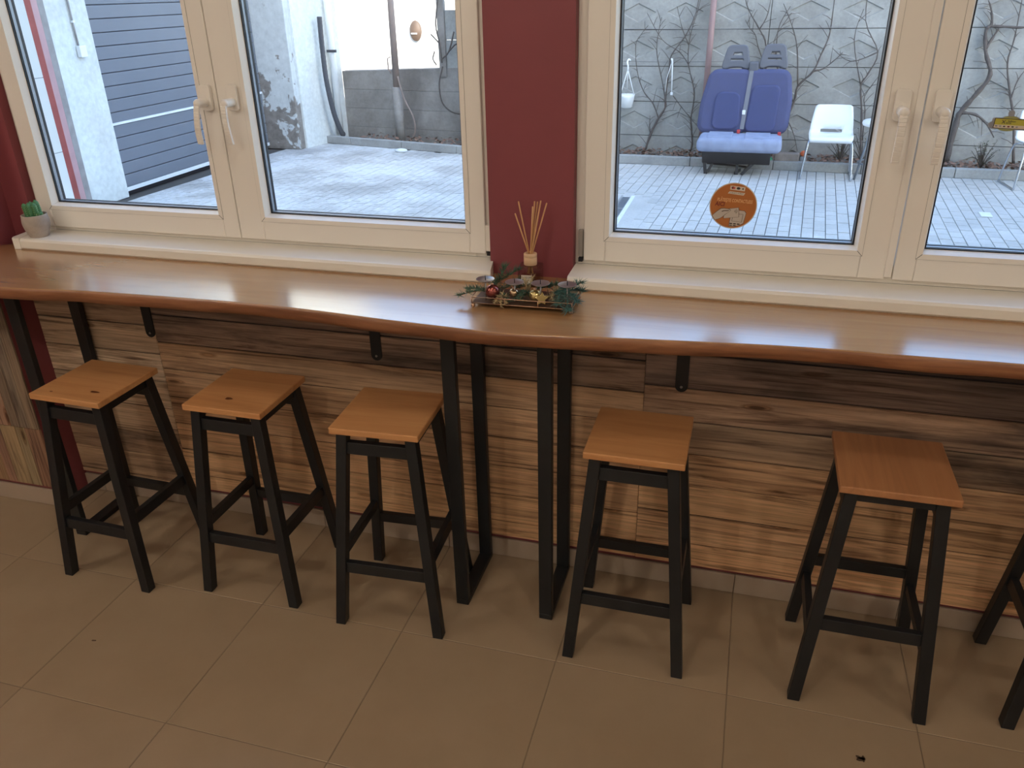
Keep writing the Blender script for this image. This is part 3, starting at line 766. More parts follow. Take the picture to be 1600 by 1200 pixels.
flat([offs((-.005, -.013), [(.018*math.cos(PI+PI*k/14), .0055*math.sin(PI+PI*k/14)+.001) for k in range(15)])], ys_, 1, plain('sticker_olive_low', rgb(146, 148, 94), .5), 'lower_arc')
flat([offs((-.040, -.004), circ(.007, 18))], ys_, 1, MAT['stmid'], 'side_knob')
flat([rrect(-.0345, .048, -.0115, .0118, .001)], ys_, 2, MAT['line'], 'panel_rim')
flat([rrect(-.033, .047, -.003, .0105, .0006)], ys_, 3, MAT['yellow'], 'yellow_panel')
flat([rrect(-.033, .047, -.0105, -.003, .0006)], ys_, 3, MAT['stwhite'], 'card_strip')
for s, x, y, z in (('Raiffeisen', .0035, .0058, .0055), ('BANK', -.0025, .0015, .0055)):
    me = text_mesh(s, z, .0001, 'CENTER', 0, .82, .0001)
    for v in me.vertices: v.co.x += x; v.co.y += y
    flat(me, ys_, 4, MAT['ink'], 'lettering')
flat([[(-.0185, .0075), (-.0168, .0078), (-.0098, .0003), (-.0115, 0)]], ys_, 4, MAT['ink'], 'crossed_bar'); flat([[(-.0098, .0075), (-.0115, .0078), (-.0185, .0003), (-.0168, 0)]], ys_, 5, MAT['ink'], 'crossed_bar')
for x, mt in ((-.028, 'stmid'), (-.019, 'stmid'), (-.0105, 'ink'), (-.001, 'stred'), (.008, 'ink'), (.017, 'stmid')):
    flat([offs((x, -.0066), rrect(-.0026, .0026, -.0016, .0016, .0012, 3))], ys_, 4, MAT[mt], 'card_mark')

# small things on the floor
MAT['dryleaf'] = plain('dry_leaf', rgb(70, 52, 36), .8)
b = B()
for (x, y, a, l) in ((0, 0, .3, .012), (.006, .003, 1.6, .010), (-.004, .004, 2.6, .009)):
    c, s_ = math.cos(a), math.sin(a); pts = [(-l, 0), (-l*.4, l*.45), (l*.5, l*.35), (l, 0), (l*.4, -l*.4), (-l*.5, -l*.35)]
    b.prism([(x+u*c-v*s_, y+u*s_+v*c) for u, v in pts], 'z', .0, .003)
tag(obj('dry_leaf', b, MAT['dryleaf'], loc=(.435, -.589, .0004)), 'crumpled dark scrap of leaf on the floor tiles near the right stool', 'leaf')
tag(obj('crumb', B().prism([(-.006, -.001), (.006, .002), (.006, .004), (-.005, .002)], 'z', 0, .003), MAT['dryleaf'], loc=(-1.838, -.745, .0004)), 'tiny dark crumb on the floor tiles at the lower left', 'crumb')


# ================================================================== COURTYARD OUTSIDE THE WINDOWS
ZG = -.2
SLANT = -math.atan(.056)
def wy(x, off=0): return 8.72-.056*(x+1.7)+off
def concrete(name, lo, hi, dirt, scale=2.0, rough=.9):
    m = M(name).set(Roughness=rough); m.b.inputs['Specular IOR Level'].default_value = .2
    tc = m.n('ShaderNodeNewGeometry'); v = tc.outputs['Position']
    f = m.noise(v, scale, 8, .62); g = m.noise(v, scale*14, 4, .7); d = m.noise(v, scale*.6, 6, .6)
    c = m.ramp(f, [(.32, lo), (.68, hi)])
    c = m.mix(m.ramp(d, [(.5, (0, 0, 0, 1)), (.72, (.7, .7, .7, 1))]), c, dirt)
    c = m.mix(.35, c, m.ramp(g, [(.35, (.55, .55, .55, 1)), (.65, (1, 1, 1, 1))]), 'MULTIPLY')
    m.color(c); m.bump(g, .4, .004); return m.m
MAT['panel'] = concrete('weathered_concrete_panel', rgb(150, 150, 146), rgb(182, 182, 178), rgb(140, 138, 134))
MAT['lowconcrete'] = concrete('board_marked_concrete', rgb(128, 124, 120), rgb(172, 167, 162), rgb(104, 98, 94), 1.8)
MAT['kerb'] = concrete('kerb_concrete', rgb(158, 158, 156), rgb(176, 176, 174), rgb(140, 138, 134), 3)
MAT['jointdark'] = plain('dark_joint_sand', rgb(80, 78, 75), .95)
def paver_mat():
    m = M('grey_paver').set(Roughness=.85); m.b.inputs['Specular IOR Level'].default_value = .25
    ge = m.n('ShaderNodeNewGeometry'); v = ge.outputs['Position']
    f = m.noise(v, 2.2, 6, .6); g = m.noise(v, 45, 3, .7); oi = m.n('ShaderNodeObjectInfo')
    c = m.ramp(f, [(.3, rgb(192, 191, 188)), (.7, rgb(210, 209, 206))])
    c = m.mix(.3, c, m.ramp(g, [(.3, (.6, .6, .6, 1)), (.6, (1, 1, 1, 1))]), 'MULTIPLY')
    rnd = m.ramp(oi.outputs['Random'], [(0, (.9, .9, .9, 1)), (1, (1, 1, 1, 1))]); c = m.mix(1, c, rnd, 'MULTIPLY')
    # frost lying on the west side of the yard
    sx = m.n('ShaderNodeSeparateXYZ'); m.l(v, sx.inputs[0])
    west = m.n('ShaderNodeMapRange'); west.inputs['From Min'].default_value = -1.8; west.inputs['From Max'].default_value = -3.6; m.l(sx.outputs[0], west.inputs['Value'])
    n1 = m.noise(v, .9, 5, .6); n2 = m.noise(v, 16, 4, .75)
    pat = m.ramp(m.math('ADD', m.math('MULTIPLY', n1, .9), m.math('MULTIPLY', n2, .5)), [(.62, (0, 0, 0, 1)), (.78, (1, 1, 1, 1))])
    dirt = m.ramp(n1, [(.3, (.78, .78, .80, 1)), (.5, (1, 1, 1, 1))])
    cw = m.mix(1, c, dirt, 'MULTIPLY'); cw = m.mix(m.math('MULTIPLY', pat, .55), cw, rgb(232, 236, 240))
    c = m.mix(west.outputs[0], c, cw); m.color(c); m.bump(g, .3, .002); return m.m
MAT['paver'] = paver_mat()
MAT['soilbed'] = plain('dark_bed_soil', rgb(74, 66, 60), .95, var=.3, scale=20, bump=.5)
MAT['door'] = plain('grey_blue_door', rgb(112, 118, 128), .5, var=.04, scale=2)
MAT['frost'] = plain('frost_white', rgb(222, 226, 230), .8)
MAT['oxide'] = plain('red_oxide_steel', rgb(150, 72, 66), .6, var=.15, scale=6)
MAT['postlit'] = plain('post_lit_side_tone', rgb(186, 148, 150), .6, var=.1, scale=6)  # sunlit side of the red post, light put into the colour
MAT['greystrip'] = plain('grey_render_edge', rgb(150, 146, 144), .8, var=.15, scale=10)
MAT['vine'] = plain('vine_bark', rgb(90, 83, 80), .85, var=.25, scale=30)
MAT['pole'] = plain('faded_red_pole', rgb(150, 122, 120), .6, var=.1)
MAT['pipe'] = plain('brown_grey_pipe', rgb(140, 124, 116), .6, var=.12); MAT['ovalbrown'] = plain('dark_brown_fitting', rgb(84, 68, 58), .6, var=.2)
MAT['hose'] = plain('dark_grey_hose', rgb(70, 72, 78), .55)
MAT['blue'] = plain('blue_seat_cloth', rgb(74, 80, 116), .9, var=.08, scale=12)
MAT['bluepad'] = plain('blue_seat_panel', rgb(66, 74, 114), .9, var=.06, scale=14)
MAT['bluefade'] = plain('faded_blue_cloth', rgb(142, 152, 178), .9, var=.12, scale=10)
MAT['headrest'] = plain('grey_headrest_plastic', rgb(96, 98, 106), .5)
MAT['belt'] = plain('grey_belt', rgb(120, 122, 130), .7)
MAT['blackbase'] = plain('black_seat_frame', rgb(34, 35, 40), .5)
MAT['redb'] = plain('red_buckle', rgb(190, 60, 60), .5)
MAT['stone'] = concrete('rough_stone_block', rgb(140, 128, 120), rgb(164, 152, 144), rgb(120, 110, 104), 6)
MAT['ball'] = plain('orange_ball', rgb(226, 112, 66), .5)
MAT['green'] = plain('green_ball', rgb(40, 150, 106), .5)
MAT['litter'] = plain('dry_leaf_litter', rgb(126, 98, 84), .9, var=.45, scale=9)
MAT['shrub'] = plain('dull_shrub_leaf', rgb(86, 92, 70), .8, var=.3, scale=20)
MAT['wire'] = plain('grey_wire', rgb(120, 120, 122), .5)

ground = struct('courtyard_ground', B().box(-20, 14, WT, 26, -.5, ZG-.010), MAT['jointdark'])
# pavers in running bond, long side away from the building
pw, plen, gap = .1025, .172, .0065
cosS, sinS = math.cos(SLANT), math.sin(SLANT)
camp = Vector((0, -2.228, 1.82))
def seen(x, y):
    t = (.05-camp.y)/(y-camp.y); gx = camp.x+(x-camp.x)*t; gz = camp.z+(ZG-camp.z)*t
    return gz > 1.17 and (-2.33 < gx < -1.65 or -1.49 < gx < -.8 or -.37 < gx < .3 or .45 < gx < .74)
kerb_line = [(-6.6, 9.10), (-3.9, 8.47), (-1.7, 8.18), (3.2, 7.90), (10.0, 7.51)]
def kerb_y(x):
    for (a, b_), (c, d) in zip(kerb_line, kerb_line[1:]):
        if x <= c or (c, d) == kerb_line[-1]: return b_+(d-b_)*(x-a)/(c-a)
cells = []
for i in range(-70, 78):
    for j in range(18, 56):
        u = i*pw; v = j*plen+(i % 2)*plen/2
        x = u*cosS-v*sinS; y = v*cosS+u*sinS
        if y > kerb_y(x)-.05 or x < -6.6 or y < 3.3: continue
        if -1.40 < x < -1.08 and y < 6.45: continue
        cells.append((x, y, u, v))
near = sorted([c for c in cells if seen(c[0], c[1])], key=lambda c: (c[0]-camp.x)**2+(c[1]-camp.y)**2)[:300]
nearset = set((c[2], c[3]) for c in near)
pm = B().box(gap/2, pw-gap/2, gap/2, plen-gap/2, -.012, 0).mesh('paver'); pm.materials.append(MAT['paver'])
for x, y, u, v in near:
    o = obj('paver', pm, None, ground, loc=(x, y, ZG+random.uniform(-.0015, .0015))); o.rotation_euler = (random.uniform(-.006, .006), random.uniform(-.006, .006), SLANT)
b = B(); R2 = Matrix.Rotation(SLANT, 4, 'Z')
for x, y, u, v in cells:
    if (u, v) in nearset: continue
    z = ZG+random.uniform(-.0015, .0015)
    q = [R2 @ Vector((a, c, 0))+Vector((x, y, z)) for a, c in ((gap/2, gap/2), (pw-gap/2, gap/2), (pw-gap/2, plen-gap/2), (gap/2, plen-gap/2))]
    T = [b.bm.verts.new(p) for p in q]; D = [b.bm.verts.new(p-Vector((0, 0, .012))) for p in q]
    b.bm.faces.new(T)
    for k in range(4): b.bm.faces.new((D[k], D[(k+1) % 4], T[(k+1) % 4], T[k]))
obj('paver_field', b, MAT['paver'], ground, kind='stuff')
# drain channel
dr = thing('drain_channel', 'narrow grey drain channel set in the pavers by the second window', 'drain', (-1.235, 3.4, ZG))
obj('channel_bed', B().box(-.32, .36, 0, 3.26, -.012, -.0035), MAT['paver'], dr)
obj('channel_edge', B().box(.045, .085, 0, 3.05, -.012, .001), MAT['frost'], dr); obj('channel_edge', B().box(-.062, -.045, 0, 3.05, -.012, .001), MAT['kerb'], dr)
b = B()
for k in range(6): b.box(-.043, .043, k*.5+.01, k*.5+.49, -.008, -.003)
obj('grate', b, MAT['greysteel'], dr); b = B()
for k in range(60): b.box(-.03, .03, k*.05+.02, k*.05+.028, -.0029, -.0022)
obj('grate_slot', b, MAT['blackbase'], dr)['kind'] = 'stuff'

# kerb stones
kb = thing('kerb', 'pale concrete kerb along the far edge of the courtyard', 'kerb', (0, 0, ZG))
for (ax, ay), (bx, by) in zip(kerb_line, kerb_line[1:]):
    L = math.hypot(bx-ax, by-ay); n = max(1, round(L/1.0)); dx, dy = (bx-ax)/L, (by-ay)/L
    for k in range(n):
        p = Vector((ax+(bx-ax)*k/n, ay+(by-ay)*k/n, 0)); q = Vector((ax+(bx-ax)*(k+1)/n, ay+(by-ay)*(k+1)/n, 0)); s_ = L/n
        o = obj('kerb_stone', B().box(.003, s_-.003, 0, .085, 0, .105), MAT['kerb'], kb, loc=tuple(p), bevel=.008); o.rotation_euler = (0, 0, math.atan2(dy, dx))
# bed soil behind the kerb
b = B(); pts = [(x, y+.084) for x, y in kerb_line[:-1]]+[(9.5, kerb_y(9.5)+.084), (9.5, wy(9.5)-.004), (-2.3, wy(-2.3)-.004), (-2.5, 8.94), (-6.0, 9.49), (-6.05, 9.56), (-6.05, 9.06)]
pts = [p for p in pts if p[0] > -6.1]
b.prism(pts, 'z', ZG-.05, ZG+.075)
obj('bed_soil', b, MAT['soilbed'], kb)
rnd = random.Random(3); b = B()
for i in range(1500):
    x = rnd.uniform(-1.9, 3.2) if i < 1250 else rnd.uniform(-5.6, -3); y = rnd.uniform(kerb_y(x)+.12, (wy(x) if x > -2 else 9.5-.156*(x+6.03))-.05); z = ZG+.078+rnd.random()**2*.05
    l = rnd.uniform(.018, .045); a = rnd.uniform(0, 6.28); t = Vector((math.cos(a), math.sin(a), rnd.uniform(-.4, .6))).normalized(); s_ = t.cross(Vector((rnd.uniform(-.5, .5), rnd.uniform(-.5, .5), 1))).normalized()
    c = Vector((x, y, z)); V = [b.bm.verts.new(c+t*l), b.bm.verts.new(c+s_*l*.55), b.bm.verts.new(c-t*l), b.bm.verts.new(c-s_*l*.55+Vector((0, 0, .008)))]
    b.bm.faces.new(V[:3]); b.bm.faces.new((V[0], V[2], V[3]))
lit = obj('leaf_litter', b, MAT['litter'], kind='stuff'); tag(lit, 'dry brown leaf litter lying in the bed under the vines', 'leaves')

# tall wall of ribbed concrete panels
cw_ = thing('panel_wall', 'tall grey concrete panel wall with chevron relief behind the van seat', 'wall', (0, wy(0), 0), SLANT)
def panel_mesh():
    b = B(); W_, H_, th = 2.0, .42, .05; g = .004; pitch = .57; m0 = (W_-3*pitch)/2
    y0 = 0.0; dpt = .014; rd = .020
    def V(x, z, y=0.0): return b.bm.verts.new((x, y, z))
    z0, z1 = g, H_-g
    def quadf(*p): b.bm.faces.new([V(*q) for q in p])
    quadf((g, z0), (m0, z0), (m0, z1), (g, z1)); quadf((W_-m0, z0), (W_-g, z0), (W_-g, z1), (W_-m0, z1))
    for i in range(3):
        xa = m0+i*pitch; xc = xa+pitch/2; xb = xa+pitch
        O = [(xc-.215, .192), (xc, .082), (xc+.215, .192), (xc+.215, .200), (xc, .302), (xc-.215, .200)]
        c2 = (xc, .194); I = [(c2[0]+(p[0]-c2[0])*.93, c2[1]+(p[1]-c2[1])*.89) for p in O]
        quadf((xa, z0), (xc, z0), O[1], O[0]); quadf((xc, z0), (xb, z0), O[2], O[1])
        quadf((xa, z0), O[0], O[5], (xa, z1)); quadf(O[2], (xb, z0), (xb, z1), O[3])
        quadf((xa, z1), O[5], O[4], (xc, z1)); quadf(O[4], O[3], (xb, z1), (xc, z1))
        for k in range(6):
            p, q, r, s_ = O[k], O[(k+1) % 6], I[(k+1) % 6], I[k]
            quadf(p, q, (r[0], r[1], dpt), (s_[0], s_[1], dpt))
        quadf(*[(p[0], p[1], dpt) for p in I])
    quadf((g, z0, th), (W_-g, z0, th), (W_-g, z1, th), (g, z1, th))
    quadf((g, z0), (W_-g, z0), (W_-g, z0, th), (g, z0, th)); quadf((g, z1), (W_-g, z1), (W_-g, z1, th), (g, z1, th))
    quadf((g, z0), (g, z1), (g, z1, th), (g, z0, th)); quadf((W_-g, z0), (W_-g, z1), (W_-g, z1, th), (W_-g, z0, th))
    bmesh.ops.remove_doubles(b.bm, verts=b.bm.verts[:], dist=.0004)
    return b.mesh('concrete_panel')
pme = panel_mesh(); pme.materials.append(MAT['panel'])
for r in range(6):
    for c in range(-2, 5):
        obj('concrete_panel', pme, None, cw_, loc=(.055+2.0*c, random.uniform(-.002, .002), -.35+.42*r))
obj('wall_core', B().box(-3.96, 10.05, .045, .10, -.5, 2.165), MAT['jointdark'], cw_)

# low concrete wall and short fence in front of the white house
lw = thing('low_wall', 'low board-marked concrete wall left of the pillar, below the bright house', 'wall', (0, 0, 0))
P0, P1 = (-6.03, 9.50), (-2.5, 8.95)
def lwp(t, off=0): return (P0[0]+(P1[0]-P0[0])*t, P0[1]+(P1[1]-P0[1])*t+off)
for r in range(4):
    za, zb_ = (-.3, -.02, .25, .52)[r], (-.02, .25, .52, .80)[r]
    b = B(); o_ = random.uniform(0, .006)
    A = [(*lwp(0, o_), za), (*lwp(1, o_), za), (*lwp(1, .18), za), (*lwp(0, .18), za)]
    zt0, zt1 = (zb_-.03, zb_+.1) if r == 3 else (zb_-.002, zb_-.002)
    C = [(*lwp(0, o_), zt0), (*lwp(1, o_), zt1), (*lwp(1, .18), zt1), (*lwp(0, .18), zt0)]
    va = [b.bm.verts.new(p) for p in A]; vc = [b.bm.verts.new(p) for p in C]
    b.bm.faces.new(va); b.bm.faces.new(vc)
    for k in range(4): b.bm.faces.new((va[k], va[(k+1) % 4], vc[(k+1) % 4], vc[k]))
    obj('concrete_course', b, MAT['lowconcrete'], lw, bevel=.004)
fe = thing('grey_fence', 'grey panel fence standing on the low wall at the edge of the first window', 'fence', (0, 0, 0))
ang = math.atan2(P1[1]-P0[1], P1[0]-P0[0])
obj('fence_post', B().box(-4.36, -4.25, 9.21, 9.29, .72, 2.3), MAT['lowconcrete'], fe, bevel=.01)
for z0, z1 in ((.82, 1.20), (1.205, 1.58)):
    o = obj('fence_panel', B().box(.0, 1.7, 0, .05, z0, z1), MAT['panel'], fe, loc=(-4.25, 9.235, 0), bevel=.005); o.rotation_euler = (0, 0, ang)
hs = thing('white_house', 'sunlit white house wall beyond the low concrete wall', 'house', (0, 0, 0))
obj('house_wall', B().box(-22, -1.5, 14.4, 20, -.3, 6.5), MAT['whitewash'], hs)
obj('roof', B().box(-22.4, -1.1, 14.0, 20.4, 6.5, 6.8), MAT['stone'], hs)
ov = thing('oval_lamp', 'brown oval fitting on the bright white house wall', 'lamp', (-6.78, 14.4, 1.10))
b = B().ball((0, -.05, 0), .13, 20, (1, .55, 1.5)); obj('oval_body', b, MAT['ovalbrown'], ov)
obj('slot', B().box(-.07, .05, -.135, -.11, -.06, -.035), MAT['frost'], ov, bevel=.005)

# garage on the left
GX = -6.72
ga = thing('garage', 'white garage with a grey-blue sectional door at the left of the courtyard', 'garage', (GX, 0, ZG))
H = 7.0
obj('garage_body', B().box(-3.2, -.12, 1.4, 9.5, 0, H), MAT['plaster'], ga)
obj('roof', B().box(-3.4, .12, 1.2, 9.6, H, H+.15), MAT['kerb'], ga)
obj('front_wall', B().box(-.12, 0, 1.4, 4.36, 0, H), MAT['whitewash'], ga)
obj('corner_shadow_strip', B().box(-.1, .04, 4.36, 4.452, 0, H), MAT['door'], ga)  # dark strip standing in for the shadow at the garage corner
obj('red_post', B().box(-.1, .06, 4.46, 4.60, 0, H), MAT['oxide'], ga, bevel=.006)
obj('post_lit_face', B().box(-.1, .035, 4.602, 4.70, 0, H), MAT['postlit'], ga, bevel=.006)  # paler strip painting the lit face of the red post
obj('grey_edge', B().box(-.1, .015, 4.715, 4.80, 0, H), MAT['greystrip'], ga, bevel=.006)
MAT['stained'] = concrete('stained_white_render', rgb(214, 218, 216), rgb(232, 236, 234), rgb(206, 202, 192), 1.4)
obj('plaster_wall', B().box(-.12, .0, 4.80, 5.36, 0, H), MAT['stained'], ga)
obj('lintel', B().box(-.12, 0, 5.36, 8.42, 2.42, H), MAT['stained'], ga)
dd = obj('door_leaf', B().box(-.11, -.075, 5.36, 8.42, .0, 2.42), MAT['blackbase'], ga)
z = .095; k = 0
while z < 2.3:
    obj('door_slat', B().box(-.078, -.045, 5.365, 8.415, z+.003, z+.130), MAT['door'], dd, bevel=.006, seg=2)
    z += .1335; k += 1
obj('door_ledge', B().box(-.06, -.032, 5.365, 8.415, .765, .79), MAT['frost'], dd)
obj('bottom_seal', B().box(-.07, -.035, 5.365, 8.415, .05, .092), MAT['frost'], dd)
obj('red_mark', B().lathe([(.05, 0), (.05, .004)], 16, (0, 0, 0), 'y'), MAT['redb'], dd, loc=(-.043, 8.30, .30))
dd.children[-1].rotation_euler = (0, 0, -PI/2)
def peel_mat():
    m = M('peeling_plaster').set(Roughness=.9)
    ge = m.n('ShaderNodeNewGeometry'); v = ge.outputs['Position']
    n1 = m.noise(v, 3.2, 7, .6, .4); n2 = m.noise(v, 11, 5, .7); sx = m.n('ShaderNodeSeparateXYZ'); m.l(v, sx.inputs[0])
    h = m.n('ShaderNodeMapRange'); h.inputs['From Min'].default_value = -.2; h.inputs['From Max'].default_value = 1.5; h.inputs['To Min'].default_value = .20; h.inputs['To Max'].default_value = -.10; m.l(sx.outputs[2], h.inputs['Value'])
    mask = m.ramp(m.math('ADD', n1, h.outputs[0]), [(.585, (0, 0, 0, 1)), (.61, (1, 1, 1, 1))])
    c = m.mix(mask, m.ramp(n2, [(.3, rgb(188, 192, 192)), (.7, rgb(212, 216, 216))]), m.ramp(n2, [(.3, rgb(112, 106, 100)), (.7, rgb(150, 144, 138))]))
    m.color(c); m.bump(mask, -.5, .008); return m.m
MAT['peel'] = peel_mat()
obj('pillar', B().box(-.1, .47, 8.425, 8.56, 0, H), MAT['peel'], ga, bevel=.01)
b = B(); b.prism([(.40, 8.55), (.50, 8.55), (.69, 9.50), (.40, 9.50)], 'z', 0, H)
obj('end_wall', b, MAT['stained'], ga)
jb = thing('junction_box', 'small white junction box with conduit on the plaster wall of the garage', 'electrical box', (GX+.005, 5.13, 1.34))
obj('box', B().box(0, .05, -.045, .045, -.055, .055), MAT['white'], jb, bevel=.006)
obj('conduit', B().tube([(.015, -.02, .055), (.015, -.025, .25), (.015, -.02, 2.0)], .010, 8), MAT['greystrip'], jb)
obj('clip', B().box(0, .03, -.035, -.005, .27, .29), MAT['white'], jb)
hp = thing('drain_hose', 'dark corrugated hose leaning along the white end wall of the garage', 'hose', (-6.1, 9.1, ZG))
pts = smooth_path([(.09, -.14, 1.73), (.085, -.15, 1.3), (.10, -.16, .86), (.14, -.12, .42), (.19, -.04, .14), (.19, .0, .13)], 14)
obj('hose_tube', B().tube(pts, [.034+.003*(i % 2) for i in range(len(pts))], 12), MAT['hose'], hp)
dp = thing('downpipe', 'white downpipe on the garage end wall behind the dark hose', 'pipe', (-6.01, 9.22, ZG))
obj('pipe', B().tube([(0, 0, .12), (0, 0, 3.2)], .045, 14), MAT['white'], dp); obj('pipe_clip', B().box(-.06, .09, -.05, -.03, 1.25, 1.285), MAT['hose'], dp)
pp = thing('standing_pipe', 'brown grey pipe standing against the low concrete wall', 'pipe', (-4.96, 9.05, ZG))
obj('upper_pipe', B().tube([(0, 0, .8), (.01, 0, 2.6)], [.05, .042], 12), MAT['pipe'], pp); obj('lower_pipe', B().tube([(0, 0, .0), (0, 0, .80)], .068, 14), MAT['lowconcrete'], pp)
obj('cable', B().tube(smooth_path([(.05, -.06, .95), (.12, -.06, .66), (.24, -.07, .42), (.26, -.06, .22), (.2, -.05, .1)], 4), .012, 6), MAT['pipe'], pp)
obj('clip', B().tube([(-.06, -.02, .98), (-.10, -.02, 1.04), (-.10, -.02, 1.18), (-.05, -.02, 1.2)], .01, 6), MAT['pipe'], pp)
sn = obj('snow_lump', B().ball((0, 0, .02), .06, 12, (1.6, 1, .5)), MAT['frost'], loc=(-4.72, 8.48, ZG)); tag(sn, 'small lump of snow on the pavers by the kerb', 'snow')

# steel pole and wires on the panel wall
sp = thing('steel_pole', 'faded red steel pole in front of the panel wall, left of the van seat', 'pole', (-.63, wy(-.63)-.09, ZG))
obj('pole', B().tube([(0, 0, .05), (.03, 0, 2.6)], .036, 14), MAT['pole'], sp); obj('foot_plate', B().box(-.08, .08, -.05, .07, .0, .09), MAT['kerb'], sp)
for z, x1, lab in ((.975, -.2, 'thin lower trellis wire carrying the hanging pot'), (1.345, .9, 'thin upper trellis wire along the panel wall')):
    t = thing('trellis_wire', lab, 'wire', (-2.1, wy(-2.1)-.05, z), SLANT)
    obj('wire', B().tube([(0, 0, 0), ((x1+2.1)/2, 0, -.012), (x1+2.1, 0, 0)], .003, 5), MAT['wire'], t)
    obj('hook', B().tube([(.02, 0, 0), (.02, .055, 0)], .004, 5), MAT['wire'], t); obj('hook', B().tube([(x1+2.08, 0, 0), (x1+2.08, .055, 0)], .004, 5), MAT['wire'], t)
hp = thing('hanging_pot', 'white plastic plant pot hanging from a wire on the concrete panel wall', 'hanging pot', (-1.60, wy(-1.6)-.11, .42))
obj('pot', B().lathe([(.055, 0), (.075, .01), (.095, .13), (.101, .165), (.097, .165), (.09, .13), (.07, .02), (.01, .018)], 24), MAT['white'], hp)
obj('soil', B().lathe([(.088, .12), (.088, .13), (.01, .135)], 18), MAT['soil'], hp)
for k in range(3):
    a = math.radians(-20+120*k); obj('hanger_strap', B().tube([(.098*math.cos(a), .098*math.sin(a), .165), (0, 0, .46)], .006, 6), MAT['white'], hp)
obj('hanger_hook', B().tube(smooth_path([(0, 0, .45), (0, 0, .50), (-.012, .01, .545), (.0, .03, .575), (.02, .045, .56)], 4), .011, 8), MAT['white'], hp)
hg = thing('plant_hanger', 'empty white plant hanger on the wire left of the red pole', 'hanger', (-1.06, wy(-1.06)-.08, .60))
obj('strap', B().tube([(.02, 0, .0), (.008, 0, .36)], .008, 6), MAT['white'], hg); obj('strap', B().tube([(-.06, .0, .02), (-.05, .0, .18), (.0, 0, .36)], .004, 6), MAT['white'], hg)
obj('hook', B().tube(smooth_path([(.004, 0, .35), (.004, 0, .38), (-.008, .02, .40), (.006, .03, .39)], 4), .010, 8), MAT['white'], hg); obj('clip', B().box(.005, .035, -.012, .012, -.02, .015), MAT['white'], hg, bevel=.003)

# vines on the wall: (x, z) paths just in front of it
VI = {
 'v1':[(-1.35,-.15),(-1.28,.09),(-1.19,.29),(-1.11,.43),(-1.11,.57),(-1.09,.9),(-1.07,1.05),(-.92,1.26),(-.81,1.52),(-.77,1.9)],
 'v1b':[(-1.19,.29),(-1.27,.47),(-1.4,.62),(-1.49,.86),(-1.52,1.16),(-1.46,1.28),(-1.38,1.38)],
 'v1c':[(-1.11,.43),(-1.14,.64),(-1.24,1.0),(-1.26,1.18),(-1.24,1.36),(-1.22,1.47)],
 'v1d':[(-1.28,.09),(-1.3,.2),(-1.3,.32)],
 'v2':[(-.77,-.16),(-.74,-.01),(-.76,.15),(-.78,.3),(-.77,.4),(-.76,.57),(-.79,.72),(-.86,.94),(-.87,1.16),(-.84,1.36),(-.79,1.54),(-.73,1.9)],
 'v2b':[(-1.02,.57),(-.91,.44),(-.78,.3),(-.67,.19)],
 'v2c':[(-.87,1.16),(-.96,1.34),(-1.04,1.59)],
 'v2d':[(-.86,.94),(-.98,1.08),(-1.2,1.22),(-1.4,1.52)],
 'v3':[(.2,-.12),(.1,.51),(.04,1.13),(-.06,1.33),(-.23,1.59),(-.3,1.9)],
 'v3b':[(.07,.88),(-.05,1.13),(-.1,1.27),(-.17,1.34),(-.23,1.43)],
 'v3c':[(-.06,1.33),(.02,1.51),(.04,1.9)],
 'v3d':[(.1,.51),(.2,.9),(.12,1.2),(.28,1.5)],
 'v4':[(.24,-.12),(.31,.18),(.43,.52),(.45,.7),(.6,.87),(.66,1.04),(.72,1.23),(.73,1.42),(.72,1.9)],
 'v4b':[(.45,.7),(.39,1.12),(.3,1.37),(.18,1.6)],
 'v4c':[(.6,.87),(.71,.9),(.84,1.01),(.9,1.08)],
 'v4d':[(.31,.30),(.39,.29),(.48,.13),(.54,-.05)],
 'v4e':[(.43,.52),(.22,.8),(.15,1.3),(.26,1.57)],
 'v5':[(1.27,-.12),(1.21,.39),(1.15,.71),(1.2,.84),(1.27,1.08),(1.09,1.41),(1.07,1.9)],
 'v5b':[(1.26,.1),(1.24,.43),(1.21,.6),(1.33,.84),(1.41,1.01)],
 'v5c':[(1.15,.71),(1.0,1.21),(1.05,1.53)],
 'v5d':[(1.27,1.08),(1.0,.98),(.78,1.12)],
 'v6':[(2.2,-.12),(2.23,.33),(2.25,.45),(2.36,.64),(2.46,.85),(2.37,1.08),(2.33,1.32),(2.45,1.34),(2.68,1.33),(2.82,1.38)],
 'v6b':[(2.33,1.32),(2.37,1.37),(2.34,1.5),(2.29,1.6)],
 'v6c':[(2.25,.44),(2.41,.42),(2.54,.32),(2.64,.18)],
 'v6d':[(2.36,1.12),(2.41,1.23),(2.45,1.32)],
 'v7':[(2.9,-.12),(2.8,.36),(2.72,.6),(2.61,.96),(2.62,1.22),(2.6,1.63)],
 'v7b':[(2.72,.6),(2.75,.8),(2.83,.96)],
 'v7c':[(2.82,.29),(2.7,.63),(2.65,.7)],
}
VL = {'v1': ('bare climbing vine on the wall between the hanging pot and the red pole', .015), 'v2': ('thin bare vine climbing beside the faded red pole', .012), 'v3': ('bare vine rising from behind the van seat', .013),
      'v4': ('bare vine climbing diagonally between the van seat and the white chair', .017), 'v5': ('bare vine rising beside the round white stool', .013), 'v6': ('thick twisted vine trunk seen in the rightmost window pane', .034), 'v7': ('upright bare vine behind the cut-off white chair', .016)}
rnd = random.Random(11)
